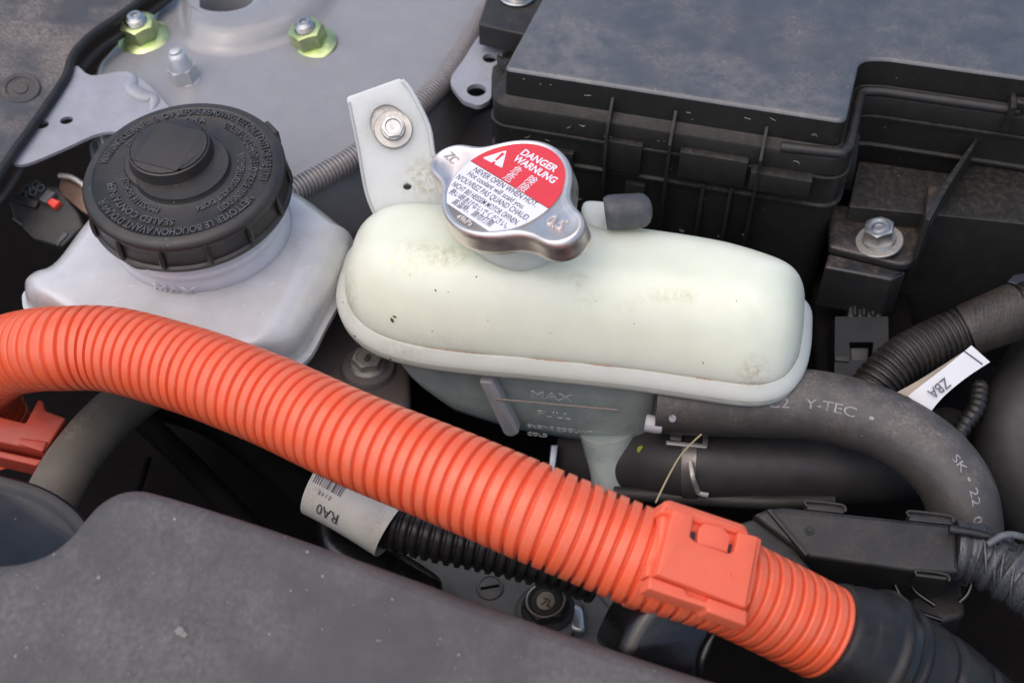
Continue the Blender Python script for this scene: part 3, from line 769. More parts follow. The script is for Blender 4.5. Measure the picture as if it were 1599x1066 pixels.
# rubber cap on the overflow nipple
Fnip = Frame(at(985, 345, 2.6), (.05, -.1, 1), (1, -.18, 0))
m_grub = M('grey_rubber', (.06, .062, .068), .5, dust=.55, dustcol=(.25, .27, .31), dscale=1.0, updust=False, grain=.4)
P = cr([at(*p) for p in [(945, 333, 3.1), (960, 331, 3.15), (978, 330, 3.15), (996, 329, 3.15), (1007, 328, 3.1)]], 16)
tag(MB().tube(P, [.56, .61, .63, .63, .63, .63, .63, .63, .63, .63, .63, .63, .63, .63, .61, .54], 32).build('rubber_plug', m_grub), 'small grey rubber cap plugging the overflow nipple on the cream reservoir', 'rubber cap')
# ------------------------------------------------------------------ fuse box
m_fb = M('fuse_box_lid_sky_tint', (.050, .055, .064), .36, spec=.9, coat=.25, stains=[(tuple(at(*p, 4.4)), r_, 2.2, .34, .74, .38, (.24, .215, .19)) for p, r_ in (((1180, 140), (3, 1.2, 1)), ((1240, 172), (1.4, .8, 1)), ((1110, 110), (2.4, 1.4, 1)), ((1300, 160), (.8, 1.1, 1)), ((900, 120), (2.5, 1, 1)), ((880, 60), (3, 3, 1)))], dust=.55, dustcol=(.21, .18, .155), dscale=.6, grain=.8, bump=.3, specks=.9)  # dark plastic tinted blue; the sky's reflection is painted into its base colour
m_fs = M('fuse_box_plastic', (.016, .0155, .0145), .47, spec=.35, dust=.5, dustcol=(.11, .09, .07), dscale=3.5, grain=.5, specks=.5)
ZL = 4.4
rfb = root('fuse_box', 'large black fuse box with dusty stepped lid and ribbed sides', 'fuse box', at(1100, 250, 0))
FL = H(ZL)
lidpx = [(878, -60), (787, 107), (1321, 190), (1343, 92), (1385, 92), (1599, 122), (1760, 146), (1760, -420), (1060, -420)]
lid = FL.pts(lidpx)
lid = fillet(lid, [.2, .28, .38, 1.3, .4, .1, .3, .3, .3], 9)
if area(lid) < 0: lid.reverse()
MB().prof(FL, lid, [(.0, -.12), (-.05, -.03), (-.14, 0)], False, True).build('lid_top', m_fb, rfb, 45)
MB().prof(FL, lid, [(.50, -2.3), (.52, -1.52), (.47, -1.42), (.10, -1.30), (.02, -1.24), (.0, -.12)], True, False).build('lid_skirt', m_fs, rfb, 45)  # same plastic as lid top; darker colour paints in its upright faces' dark reflection
body = offs(lid, .5)
MB().prof(FL, body, [(-.1, -11), (-.1, -4.0), (.08, -3.94), (.08, -3.84), (-.04, -3.78), (.0, -2.5), (.1, -2.46), (.1, -2.36), (.0, -2.33)], True, False).build('box_body', m_fs, rfb, 45)
# round bead on the ledge, from the middle of the near side round the step
L0 = FL.pts([(1222, 175), (1321, 190)]); 
off = offs(lid, .34)
def nearest(P, q): return min(range(len(P)), key=lambda i: (P[i]-q).length)
i0 = nearest(off, FL.hit(1240, 190)); i1 = nearest(off, FL.hit(1590, 135))
def walk(P, a, b):
    n = len(P); f = [P[(a+k) % n] for k in range((b-a) % n+1)]; g = [P[(a-k) % n] for k in range((a-b) % n+1)]
    lf = sum((f[i+1]-f[i]).length for i in range(len(f)-1)); lg = sum((g[i+1]-g[i]).length for i in range(len(g)-1))
    return f if lf < lg else g
st = FL.hit(1226, 178); st = Vector((st.x, st.y-.34))
W = [p for p in walk(off, nearest(off, FL.hit(1321, 200)), nearest(off, FL.hit(1600, 130)))]
P3 = [Vector((st.x, st.y, ZL-1.3))]+[Vector((p.x, p.y, ZL-1.3)) for p in W]
P3 = cr(P3, 90)
MB().tube(P3, .20, 16).build('lid_bead', m_blk, rfb)
# upright ribs and latch blocks on the near side
sdir = (FL.hit(1300, 187)-FL.hit(800, 109)).normalized(); snrm = Vector((sdir.y, -sdir.x))
def side_frame(px, py):
    p = FL.hit(px, py); return Frame(H(ZL).w(p.x, p.y, 0), (snrm.x, snrm.y, 0), (sdir.x, sdir.y, 0))
for px, py, z0, z1, d in ((959, 133, -5.5, -.55, 1.0), (1059, 149, -8, -.7, 1.02), (1203, 172, -9, -.75, 1.05)):
    F_ = side_frame(px, py)
    pr = [Vector((.0, z0)), Vector((d-.25, z0)), Vector((d, z0+.6)), Vector((d, -1.6)), Vector((d-.35, z1-.5)), Vector((.05, z1))]
    Fx = Frame(F_.o, F_.x, F_.n)           # profile plane: a = outwards, b = height
    prz = [Vector((p.x, -p.y if Fx.y.z < 0 else p.y)) for p in pr]
    MB().slab(Fx, prz, -.06, .06, .02).build('upright_rib', m_fs, rfb)
for px, py, a, z0, z1, d in ((985, 137, .75, -3.6, -2.1, .80), (1130, 160, 1.3, -3.3, -2.0, .84), (1240, 178, 1.15, -3.2, -2.3, .95), (1010, 141, .4, -9, -4.2, .7), (1120, 158, .08, -9, -3.6, .72), (1165, 166, .08, -9, -3.6, .72), (870, 119, .9, -3.9, -3.1, .78)):
    F_ = side_frame(px, py); MB().box(F_, -a, a, z0, z1, .3, d, .05).build('side_block', m_fs, rfb)
F_ = side_frame(1300, 187)
# corner wall strip by the step
pz = [at(1341, 212, 1.9), at(1329, 300, -.2)]
Fst = Frame(at(1336, 212, 1.7), (-.15, -1, .35), (1, 0, 0))
MB().slab(Fst, Fst.pts([(1334, 210), (1343, 212), (1331, 300), (1318, 296)]), -.5, 0, .02).build('corner_strip', m_fs, rfb)
# neighbouring relay box walls right of the step
rrb = root('relay_box', 'lower black relay housing tucked into the step of the fuse box', 'relay box', at(1500, 300, -4))
FRb = H(-.2)
MB().slab(H(.8), fillet(H(.8).pts([(1345, 236), (1500, 258), (1560, 190), (1700, 205), (1700, 345), (1478, 322), (1330, 308)]), .1), -9, -.5, .05).build('housing', m_fs, rrb)
Fw2 = H(1.6)
for q in ([(1540, 192), (1546, 190), (1476, 300), (1452, 345), (1445, 340), (1470, 290)],):
    MB().slab(Fw2, Fw2.pts(q), -3.5, 0, .03).build('sloping_wall', m_fs, rrb)
MB().slab(Fw2, Fw2.pts([(1543, 192), (1700, 212), (1700, 220), (1545, 200)]), -2, 0, .03).build('shelf_edge', m_fs, rrb)
F9 = H(3.7); MB().slab(F9, F9.pts([(1579, 128), (1588, 128), (1588, 168), (1579, 168)]), -1.2, 0, .05).build('latch_post', m_fs, rrb)
MB().slab(F9, F9.pts([(1588, 150), (1640, 156), (1640, 166), (1588, 160)]), -.3, 0, .05).build('latch_arm', m_fs, rrb)
Fm = Frame(at(1470, 330, -.3), (0, -1, .45), (1, 0, 0))
MB().slab(Fm, Fm.pts([(1472, 300), (1478, 302), (1450, 400), (1440, 400)]), -.1, .06, .02).build('moulded_line', m_fs, rrb)
# short pale scuffs on the near side of the box
random.seed(3); mb = MB()
for k in range(46):
    px = random.uniform(800, 1300); F_ = side_frame(px, 107+(px-787)*.155)
    d, z = random.choice(((.01, random.uniform(-1.1, -.3)), (.525, random.uniform(-2.2, -1.7)), (.51, random.uniform(-3.5, -2.7)), (.42, random.uniform(-7.5, -4.4)), (.42, random.uniform(-7.5, -4.4))))
    L_ = random.uniform(.05, .28); th = random.uniform(-.5, .9); cv = random.uniform(-.3, .3)
    P_ = [F_.w((t-.5)*L_*math.cos(th)-cv*L_*(t-.5)**2*4*math.sin(th), z*1.0+(t-.5)*L_*math.sin(th)+cv*L_*(t-.5)**2*4*math.cos(th), d+.004) for t in (0, .25, .5, .75, 1)]
    mb.tube(P_, .012, 5)
tag(mb.build('scuff_marks', M('scuff', (.34, .30, .26), .7), rfb), kind='stuff')
# bolt and its black bracket below the fuse box
m_fs2 = M('bracket_black', (.018, .017, .017), .36, dust=.6, dustcol=(.22, .15, .10), dscale=1.1, coat=.15, grain=.3)
rb2 = root('mounting_bracket', 'black painted bracket with dirt in its corner under the bolt beside the fuse box', 'bracket', at(1370, 390, -1.5))
Fk = H(-.5)
ol = fillet(Fk.pts([(1296, 318), (1470, 330), (1438, 392), (1418, 416), (1296, 385)]), [.2, .4, .5, .5, .1])
MB().slab(Fk, ol, -.35, 0, .12).build('plate', m_fs2, rb2)
MB().slab(Fk, fillet(Fk.pts([(1296, 388), (1418, 418), (1395, 430), (1290, 410)]), .1), -2.4, -.25, .1).build('flange', m_fs2, rb2)
MB().slab(H(-.4), H(-.4).pts([(1436, 330), (1470, 330), (1440, 390), (1430, 392)]), 0, 1.4, .1).build('side_wall', m_fs2, rb2)
Fbt = Frame(at(1373, 378, -.42), n_ell(1373, 378, .70, -.02, 1), (1, 0, 0))
r = root('flange_bolt', 'shiny zinc hex bolt with washer on the black bracket under the fuse box', 'bolt', None, None, Fbt.mat())
washer(r, Fbt, .92, .3, .12, m_zdull)
hexhead(r, Fbt, .60, .72, m_zinc, 12, .12, True, .64)
MB().lathe(Fbt, [(.26, .77), (.26, .80), (.19, .81), (.17, .77)], 24, False, False).build('head_mark', m_zinc, r)
# plate with holes, block and bolt left of the fuse box
Fpt = H(.5)
ol = Fpt.pts([(738, 70), (752, 50), (790, 66), (783, 90), (768, 112), (767, 155), (748, 166), (722, 157), (703, 132), (705, 118), (722, 96)])
ol = fillet(ol, .25)
if area(ol) < 0: ol.reverse()
hs = []
for cx, cy, rx, ry in ((765, 91, 13, 12), (744, 141, 17, 16)):
    c = Fpt.hit(cx, cy); hs.append(circ(c.x, c.y, rx/41))
r = root('perforated_plate', 'blue-grey steel plate with two round holes beside the fuse box corner', 'bracket', at(745, 120, .3))
MB().holed(Fpt, ol, hs, -.22, 0).build('plate', m_brk, r)
rim = [Fpt.w(p.x, p.y, 0) for p in ol]
rbk = root('mounting_block', 'black mounting block under the bolt at the top edge beside the fuse box', 'bracket', at(790, 40, 1))
F6 = H(2.0)
ol6 = fillet(F6.pts([(762, -10), (747, 38), (826, 56), (870, -10), (900, -60), (780, -60)]), .1)
MB().slab(F6, ol6, -1.05, 0, .07).build('block', m_blk, rbk)
MB().slab(F6, fillet(F6.pts([(775, 66), (800, 76), (790, 82)]), .05), -1.1, -.6, .07).build('spur', m_blk, rbk)
MB().slab(H(.9), fillet(H(.2).pts([(792, 62), (845, 40), (840, 100), (784, 100), (786, 85)]), .1), -2.5, 0, .07).build('web', m_blk, rbk)
MB().slab(H(.7), fillet(H(.2).pts([(769, 118), (800, 100), (800, 170), (769, 162)]), .1), -2.5, 0, .07).build('web', m_blk, rbk)
Fb6 = Frame(at(808, -6, 2.02), (0, 0, 1))
r = root('flange_bolt', 'bolt with bright wide washer at the top edge left of the fuse box', 'bolt', None, None, Fb6.mat())
washer(r, Fb6, .84, .3, .12, m_zinc); hexhead(r, Fb6, .44, .4, m_zinc, 20, .12, True, .5)

# ------------------------------------------------------------------ orange corrugated conduit
m_or = M('orange_polyamide', (.80, .118, .045), .36, spec=.5, coat=.2, var=.05, dust=.45, dustcol=(.50, .22, .15), dscale=1.6, updust=False, bump=.35, bscale=5, rvar=.12)
cl = [(10, 705, -6.2), (-12, 664, -5.0), (-32, 622, -3.6), (-28, 586, -2.1), (4, 559, -.5), (50, 547, .5), (98, 544, 1.2), (178, 546, 1.6), (290, 576, 2.1), (366, 603, 2.45), (440, 633, 2.7), (560, 688, 3.1), (700, 744, 3.3), (834, 800, 3.3), (930, 840, 2.9), (1010, 873, 2.6), (1090, 898, 2.2), (1160, 924, 1.5), (1285, 986, .1), (1330, 1012, -.5)]
P = [at(*p) for p in cl]; Pm = cr(P, 900)
def tt(px):       # parameter along Pm near screen x
    return min(range(200, len(Pm)), key=lambda i: abs(proj(Pm[i])[0]-px))
def proj(p):
    d = Vector(p)-CAMP; z = d.dot(FWD); return (799.5+FPX*d.dot(RGT)/z, 533-FPX*d.dot(UPV)/z)
iA = tt(1296)
Pm = Pm[:iA+1]
Q, rd = corr(Pm, 1.47, .41, .17, samples=16, duty=.76)
rcd = root('orange_conduit', 'thick bright orange corrugated high-voltage cable conduit across the picture', 'conduit', Q[len(Q)//2])
MB().tube(Q, rd, 72).build('corrugated_tube', m_or, rcd, 70)
# clip on the conduit
ic = tt(1098); ctr = Pm[ic]; ax = (Pm[ic+25]-Pm[ic-25]).normalized()
vup = (CAMP-ctr).normalized()*.55+Vector((.06, 0, 1)); vup = (vup-ax*vup.dot(ax)).normalized()
rcl = root('orange_clip', 'orange square locking clip clamped round the conduit near its black boot', 'clip', ctr)
FO = Frame(ctr+vup*1.62, vup, ax)
def po(L, c=0.0): 
    o = FO.pts(L, c)
    if area(o) < 0: o.reverse()
    return o
m_or2 = M('orange_clip_plastic', (.80, .14, .070), .42, spec=.5, var=.04, dust=.15, dustcol=(.6, .35, .28), bump=.2)
MB().slab(FO, fillet(po([(1036, 783), (1046, 778), (1166, 818), (1178, 850), (1150, 960), (1022, 915)], -.3), .15), -2.6, -.32, .12).build('clip_body', m_or2, rcl)
MB().slab(FO, fillet(po([(1040, 782), (1160, 822), (1170, 838), (1030, 800)], -.2), .12), -1.0, -.14, .12).build('upper_hinge', m_or2, rcl)
top = po([(1052, 794), (1083, 804), (1077, 838), (1086, 846), (1138, 864), (1147, 860), (1154, 830), (1184, 838), (1164, 948), (1026, 896)])
MB().slab(FO, fillet(top, .05), -.35, .02, .04).build('top_plate', m_or2, rcl)
MB().slab(FO, po([(1092, 824), (1100, 816), (1128, 822), (1142, 836), (1136, 862), (1090, 848)], -.05), -.5, -.06, .04).build('latch_tongue', m_or2, rcl)
m_hole = M('clip_gap', (.03, .03, .04), .6)
for q in ([(1078, 828), (1094, 832), (1090, 850), (1078, 842)], [(1124, 844), (1146, 850), (1144, 866), (1122, 860)]):
    MB().slab(FO, fillet(po(q, -.25), .06), -.5, -.255, .02).build('latch_gap', m_hole, rcl)
MB().slab(FO, fillet(po([(1184, 838), (1190, 842), (1172, 940), (1164, 948)], -.1), .03), -.8, -.12, .03).build('side_lip', m_or2, rcl)
MB().slab(FO, fillet(po([(1016, 899), (1070, 918), (1074, 928), (1104, 938), (1108, 932), (1168, 953), (1166, 976), (1108, 955), (1104, 948), (1070, 937), (1014, 918)], -.12), .04), -.75, -.14, .05).build('front_lip', m_or2, rcl)
MB().slab(FO, fillet(po([(1012, 880), (1024, 868), (1028, 874), (1022, 902), (1010, 898)], -.4), .06), -.9, -.42, .05).build('side_hook', m_or2, rcl)
a = FO.hit(1143, 898); MB().lathe(Frame(FO.w(a.x, a.y, .02), FO.n), [(.09, 0), (.09, .015), (.06, .015), (.05, .0)], 20, False, False).build('gate_mark', m_or2, rcl)
# clip at the left, clamped low
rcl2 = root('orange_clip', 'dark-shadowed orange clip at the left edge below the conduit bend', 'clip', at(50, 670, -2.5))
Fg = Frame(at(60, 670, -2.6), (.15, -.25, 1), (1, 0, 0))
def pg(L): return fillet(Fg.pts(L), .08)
m_or3 = M('orange_clip_dusty_shaded', (.42, .055, .03), .45, dust=.6, dustcol=(.22, .1, .08), dscale=.8, updust=False, bump=.3)  # dusty orange, darkened so the clip's shadow is in its colour
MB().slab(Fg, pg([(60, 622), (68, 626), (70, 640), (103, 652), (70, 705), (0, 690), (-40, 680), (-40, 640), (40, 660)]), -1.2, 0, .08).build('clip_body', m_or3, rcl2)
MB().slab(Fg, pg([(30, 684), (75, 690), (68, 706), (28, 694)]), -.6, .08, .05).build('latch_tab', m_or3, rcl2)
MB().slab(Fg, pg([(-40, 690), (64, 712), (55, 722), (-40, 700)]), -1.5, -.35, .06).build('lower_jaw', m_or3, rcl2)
# black rubber boot on the conduit's right end
e0 = Pm[-1]; dv = (Pm[-1]-Pm[-30]).normalized()
rbt = root('rubber_boot', 'black rubber boot gripping the right end of the orange conduit', 'boot', at(1400, 1050, 0))
P = [e0-dv*.30, e0+dv*.4, at(1345, 1014, -.6), at(1410, 1052, -1.6), at(1475, 1100, -2.6), at(1550, 1170, -3.8)]
Q = cr(P, 120); L = [0]
for i in range(1, len(Q)): L.append(L[-1]+(Q[i]-Q[i-1]).length)
def brad(i):
    s = L[i]; 
    keys = [(0, 1.46), (.01, 1.58), (.2, 1.66), (.9, 1.78), (1.45, 1.86), (1.5, 1.94), (1.62, 2.0), (1.95, 2.0), (2.05, 1.9), (2.3, 1.9), (2.35, 1.96), (2.5, 1.96), (2.56, 1.88), (3.6, 1.9), (3.8, 1.8), (4.0, 1.92), (5, 1.95), (5.2, 1.85), (5.4, 1.95), (20, 2.1)]
    for (a, ra), (b, rb_) in zip(keys, keys[1:]):
        if s <= b: return ra+(rb_-ra)*(s-a)/(b-a)
    return 2.3
MB().tube(Q, [brad(i) for i in range(len(Q))], 64).build('boot_sleeve', m_rub, rbt, 40)
k = min(range(len(L)), key=lambda i: abs(L[i]-1.78))
Fy = Frame(Q[k], (Q[k+1]-Q[k-1]))
MB().lathe(Fy, [(1.95, -.16), (2.06, -.13), (2.06, .13), (1.95, .16)], 64, False, False).build('clamp_band', m_gloss, rbt)

# ------------------------------------------------------------------ glossy black clamp under the clip
rgc = root('cable_clamp', 'glossy black clamp under the front of the orange clip', 'clamp', at(1060, 1000, -1))
Fh = Frame(at(1060, 955, 2.1), (.2, -.8, 1), (1, 0, 0))
MB().slab(Fh, fillet(Fh.pts([(1022, 935), (1060, 936), (1126, 962), (1124, 1000), (1108, 1025), (1108, 1080), (960, 1040), (985, 985), (1000, 960)]), .5), -3, -.25, .45, 5).build('clamp_body', m_gloss, rgc, 60)
for q in ([(1040, 944), (1075, 958), (1118, 978)], [(1036, 958), (1060, 964), (1085, 972), (1114, 986)], [(1122, 985), (1108, 1012), (1099, 1040), (1098, 1075)]):
    MB().tube(cr([Fh.w(*Fh.hit(*p), -.22) for p in q], 30), lambda t: .02+.09*math.sin(math.pi*t)**.7, 12).build('moulded_fold', m_gloss, rgc)

# ------------------------------------------------------------------ engine cover, black tray
m_cov = M('engine_cover_plastic', (.064, .061, .062), .52, dust=.55, dustcol=(.20, .18, .165), dscale=.45, grain=1.3, bump=.2, specks=1.0, rvar=.1, stretch=(.7, .55, 1))
FE = Frame(at(500, 950, 3.0), (.03, -.06, 1))
T = [(-120, 905), (-30, 895), (30, 889), (80, 872), (120, 842), (145, 812), (168, 788), (200, 775), (245, 782), (400, 830), (600, 900), (800, 972), (1000, 1040), (1160, 1092), (1420, 1180), (1460, 1420), (700, 1500), (-160, 1500)]
P = [FE.hit(*p) for p in T]
P2 = cr(P[:15], 160)+P[15:]
if area(P2) < 0: P2.reverse()
rce = root('engine_cover', 'broad dusty dark grey plastic engine cover filling the bottom left foreground', 'engine cover', at(500, 1000, 1))
mb = MB(); pr = [(.42, -2.2), (.44, -.9), (.42, -.55), (.34, -.3), (.2, -.12), (0, -.02), (-.18, 0)]
mb.prof(FE, P2, pr, True, False)
inn = offs(P2, -.18); x0 = min(p.x for p in inn); x1 = max(p.x for p in inn); y0 = min(p.y for p in inn); y1 = max(p.y for p in inn)
mb.loft([[FE.w(*p, 0) for p in inn], [FE.w(*p, .0)+FE.n*.001 for p in inn]], False, True)
mb.build('cover_panel', m_cov, rce, 60)
random.seed(21); mb = MB()
for px, py, r_ in [(155, 902, .09), (282, 985, .16), (288, 992, .12), (60, 918, .05), (32, 990, .05), (25, 1024, .06), (222, 1010, .05), (717, 1022, .07), (902, 1048, .05), (454, 922, .04), (1057, 1060, .05), (175, 771, .05), (240, 895, .04), (400, 1010, .04), (590, 1000, .04)]+[(random.uniform(0, 1000), random.uniform(880, 1066), random.uniform(.015, .035)) for _ in range(70)]:
    p = FE.hit(px, py)
    if py < 790+(px-160)*.31+30: continue
    mb.slab(FE, [Vector((p.x+r_*random.uniform(.5, 1.1)*math.cos(a), p.y+r_*random.uniform(.5, 1.1)*math.sin(a))) for a in [k*math.pi/3 for k in range(6)]], -.01, r_*.5, r_*.2, 1)
tag(mb.build('dust_grains', M('grit', (.22, .21, .19), .8, var=.3)), 'pale grit and dust grains scattered on the grey engine cover', None, None, 'stuff')
# low pressed swells running across it
m_try = M('blue_black_tray', (.008, .009, .012), .32, spec=.35, dust=.35, dustcol=(.05, .05, .055), specks=.4)
FG = Frame(at(60, 800, 1.2), (.0, -.1, 1))
rtr = root('side_tray', 'smooth blue-black plastic tray beside the engine cover at the left edge', 'tray', at(60, 820, -1))
ol = fillet(FG.pts([(-80, 715), (60, 752), (98, 772), (128, 796), (150, 828), (140, 866), (70, 920), (-80, 940)]), .5)
MB().prof(FG, ol if area(ol) > 0 else list(reversed(ol)), [(.05, -4), (.0, -.4), (-.05, -.12), (-.15, 0), (-.38, .0), (-.46, -.06), (-.55, -.10), (-.62, -.16)], True, True).build('tray_shell', m_try, rtr, 50)

# ------------------------------------------------------------------ hoses
m_hose = M('grey_black_hose', (.058, .053, .050), .44, dust=.95, dustcol=(.20, .17, .145), dscale=.8, grain=.9, bump=.5, specks=.6, spec=.6)
m_hose2 = M('dark_hose', (.030, .029, .030), .5, dust=.5, dustcol=(.09, .075, .065), dscale=.7, grain=.6)
P = [at(*p) for p in [(1022, 622, -2.0), (1060, 624, -2.0), (1120, 627, -1.9), (1200, 629, -1.8), (1270, 632, -1.7), (1340, 648, -1.7), (1405, 676, -1.9), (1460, 716, -2.2), (1495, 764, -2.7), (1508, 820, -3.6), (1508, 890, -5)]]
rh = root('radiator_hose', 'thick grey-black rubber hose with white print bending down at the right', 'hose', at(1300, 640, -3))
QH = cr(P, 260); RH = 1.27
MB().tube(QH, RH, 48).build('hose_body', m_hose, rh)
def tube_text(parent, Q, R, s, size, px, side, mat, upv=(0, 0, 1), sx=1.0, flip=1, name='lettering', zo=.012, dyo=0, ext=0.0, bold=0):
    """print s along the tube Q starting where its axis passes screen x; side = angle round the tube from its top towards the lens"""
    i0 = min(range(len(Q)), key=lambda i: math.hypot(proj(Q[i])[0]-px[0], proj(Q[i])[1]-px[1])); L = [0]
    for i in range(1, len(Q)): L.append(L[-1]+(Q[i]-Q[i-1]).length)
    vs, fs, w_ = text(s, size, sx, ext, bold); out = []
    # refine long thin faces is not needed at this letter size
    for v in vs:
        s0 = L[i0]+v.x*flip; i = max(1, min(len(Q)-2, next((k for k, l in enumerate(L) if l >= s0), len(Q)-2)))
        u = (s0-L[i-1])/max(1e-6, L[i]-L[i-1]); c = Q[i-1].lerp(Q[i], max(0, min(1, u)))
        t = (Q[i+1]-Q[i-1]).normalized()
        toC = (CAMP*0+Vector(upv)); nn = (toC-t*toC.dot(t)).normalized(); bb = t.cross(nn)
        a = side+flip*v.y/R
        out.append(c+(nn*math.cos(a)+bb*-math.sin(a)*1)*(R+zo+v.z))
    return MB().add(out, fs).build(name, mat, parent, smooth=False)
m_print = M('faded_white_print', (.30, .30, .31), .6, dust=1.3, dustcol=(.09, .085, .08), updust=False, dscale=5)
tube_text(rh, QH, RH, 'C2   Y-TEC  •', .50, (1192, 630), -.78, m_print, sx=1.35)
tube_text(rh, QH, RH, 'SK • 22  06', .42, (1470, 725), -.30, m_print, sx=1.15)
# plastic pipe joint mark on the hose
MB().lathe(Frame(at(1050, 653, -1.05), (0, -.7, .7)), [(.13, 0), (.13, .03), (.03, .04)], 20, False, True).build('paint_dot', m_print, rh)
P = [at(*p) for p in [(900, 706, -7.4), (990, 716, -6.2), (1080, 724, -5.2), (1200, 728, -5.2), (1320, 728, -5.4), (1400, 722, -6.0), (1480, 690, -8)]]
QL = cr(P, 160); rl = root('lower_hose', 'large dark hose below the printed hose, held by a flat spring clamp', 'hose', at(1200, 728, -6))
MB().tube(QL, 1.46, 48).build('hose_body', m_hose2, rl)
m_clampm = M('clamp_steel', (.17, .16, .155), .42, metal=.75, dust=.5, dustcol=(.12, .1, .09), updust=False)
k = min(range(len(QL)), key=lambda i: abs(proj(QL[i])[0]-1084)); Fq = Frame(QL[k], QL[k+1]-QL[k-1])
rs = root('spring_clamp', 'flat steel spring clamp with raised square lugs round the dark lower hose', 'hose clamp', QL[k])
MB().lathe(Fq, [(1.47, -.27), (1.52, -.27), (1.52, .27), (1.47, .27)], 64, False, False).build('band', m_clampm, rs)
Fc2 = Frame(at(1074, 690, -3.6), (0, -.35, 1))
def pc2(L): return Fc2.pts(L)
MB().slab(Fc2, pc2([(1040, 688), (1104, 694), (1103, 701), (1040, 695)]), -.12, .1, .03).build('lug_bar', m_zdull, rs)
MB().slab(Fc2, pc2([(1096, 668), (1106, 668), (1105, 699), (1097, 698)]), -.12, .1, .03).build('lug_side', m_clampm, rs)
MB().slab(Fc2, pc2([(1048, 666), (1066, 668), (1064, 690), (1046, 688)]), -.4, .12, .05).build('lug_block', m_clampm, rs)
MB().slab(Fc2, pc2([(1058, 664), (1068, 665), (1066, 672), (1057, 671)]), .12, .2, .03).build('lug_tip', m_zinc, rs)
k2 = Fq
MB().tube(cr([at(*p) for p in [(1078, 720, -3.8), (1082, 745, -4.0), (1088, 762, -4.4), (1092, 770, -4.6), (1106, 773, -4.6)]], 30), .05, 8, sx=2).build('band_edge', m_zdull, rs)
tag(MB().tube(cr([at(*p) for p in [(1095, 678, -1.9), (1082, 690, -1.8), (1062, 712, -1.6), (1043, 745, -1.3), (1024, 784, -.9)]], 40), .033, 8).build('dry_stem', M('straw', (.42, .33, .20), .7)), 'thin dry straw-coloured stem leaning between the hose clamp and the orange clip', 'dry stem')
tag(MB().lathe(Frame(at(1001, 702, -4.55), (.1, -.7, .7)), [(.16, 0), (.16, .04), (.1, .06)], 24, True, True).build('paint_mark', M('lime_paint', (.30, .36, .02), .6, bump=2, bscale=8, var=.3)), 'tiny lime-yellow paint dot under the right end of the cream reservoir', 'paint mark')
# strip casting edges below the lower hose
m_cast = M('cast_aluminium', (.125, .122, .12), .5, metal=.5, bump=2, bscale=7, dust=.6, dustcol=(.10, .085, .075), updust=False, dscale=.7, grain=1.2)
m_castd = M('cast_dark', (.035, .032, .031), .55, metal=.3, bump=1.5, bscale=6, dust=.5, dustcol=(.06, .05, .045))
tag(MB().tube(cr([at(*p) for p in [(960, 770, -6.2), (1060, 776, -5.6), (1150, 782, -5.3), (1215, 784, -5.2), (1300, 780, -5.4)]], 60), .28, 14).build('pressed_rail', m_castd), 'dull dark metal rail under the lower hose, above the black cable trough', 'metal rail')
FA = H(-6)
mb = MB().slab(FA, fillet(FA.pts([(590, 826), (700, 800), (840, 840), (960, 900), (1010, 960), (1010, 1060), (860, 1120), (640, 960)]), .6), -3, 0, .25)
rca = root('casting', 'dull grey aluminium casting with slotted plug between engine cover and conduit', 'metal casting', at(800, 900, -7))
mb.build('casting_block', m_cast, rca)
MB().slab(H(-5.6), fillet(H(-5.6).pts([(880, 930), (930, 915), (985, 985), (1020, 1030), (860, 1040), (858, 990)]), .5), -1, 0, .2).build('raised_land', m_cast, rca)
Fsp = Frame(at(765, 917, -5.95), (0, -.25, 1))
MB().lathe(Fsp, [(.48, 0), (.46, .12), (.40, .13), (.38, .08)], 32, False, True).build('slotted_plug', m_cast, rca)
MB().box(Frame(Fsp.o, Fsp.n, (1, .18, 0)), -.34, .34, -.05, .05, .07, .10, .01).build('plug_slot', m_deep, rca)
Fbb = Frame(at(856, 952, -5.4), n_ell(856, 945, .86, -.25, 1), (1, 0, 0))
r = root('flange_bolt', 'dirty hex bolt with paint-marked head beside the slotted plug on the grey casting', 'bolt', None, None, Fbb.mat())
MB().lathe(Fbb, [(1.25, -.4), (1.22, -.1), (1.1, 0), (.8, .02)], 40, False, False).build('seat_ring', m_cast, r)
hexhead(r, Fbb, .80, .6, m_castd, 5, .1, True, .95)
m_rim = M('worn_rim', (.35, .31, .27), .4, metal=.7)
MB().lathe(Fbb, [(.70, .68), (.70, .73), (.64, .73), (.64, .68)], 40, False, False).build('head_rim', m_rim, r)
MB().slab(Fbb, circ(0, .0, .33, 20, .36), .6, .68, .03).build('paint_dab', M('tan_paint', (.33, .28, .20), .7, bump=3, var=.3), r)
letters(r, Fbb, '7L', .42, m_castd, -.2, -.15, -.4, .01, .69)
MB().slab(H(-5.3), fillet(H(-5.3).pts([(884, 940), (912, 944), (916, 990), (890, 985)]), .3), -.5, .1, .15).build('bright_spacer', m_zinc, r)
# bolt and boss under the left end of the reservoir
Fbo = Frame(at(574, 562, -3.1), n_ell(574, 562, .74, -.1, 1), (1, 0, 0))
r = root('flange_bolt', 'dull bolt on a brown-grey boss under the left end of the cream reservoir', 'bolt', None, None, Fbo.mat())
MB().lathe(Fbo, [(1.15, -2.6), (1.1, -.5), (1.0, -.3), (.8, -.28)], 40, False, True).build('boss', M('boss_metal', (.16, .145, .135), .6, metal=.4, dust=.5, dustcol=(.2, .17, .15), bump=1.5), r)
hexhead(r, Fbo, .60, .5, m_zdull, 12, -.28, True, .72)
letters(r, Fbo, '8', .5, m_dk, -.15, -.18, -.3, .02, .2)

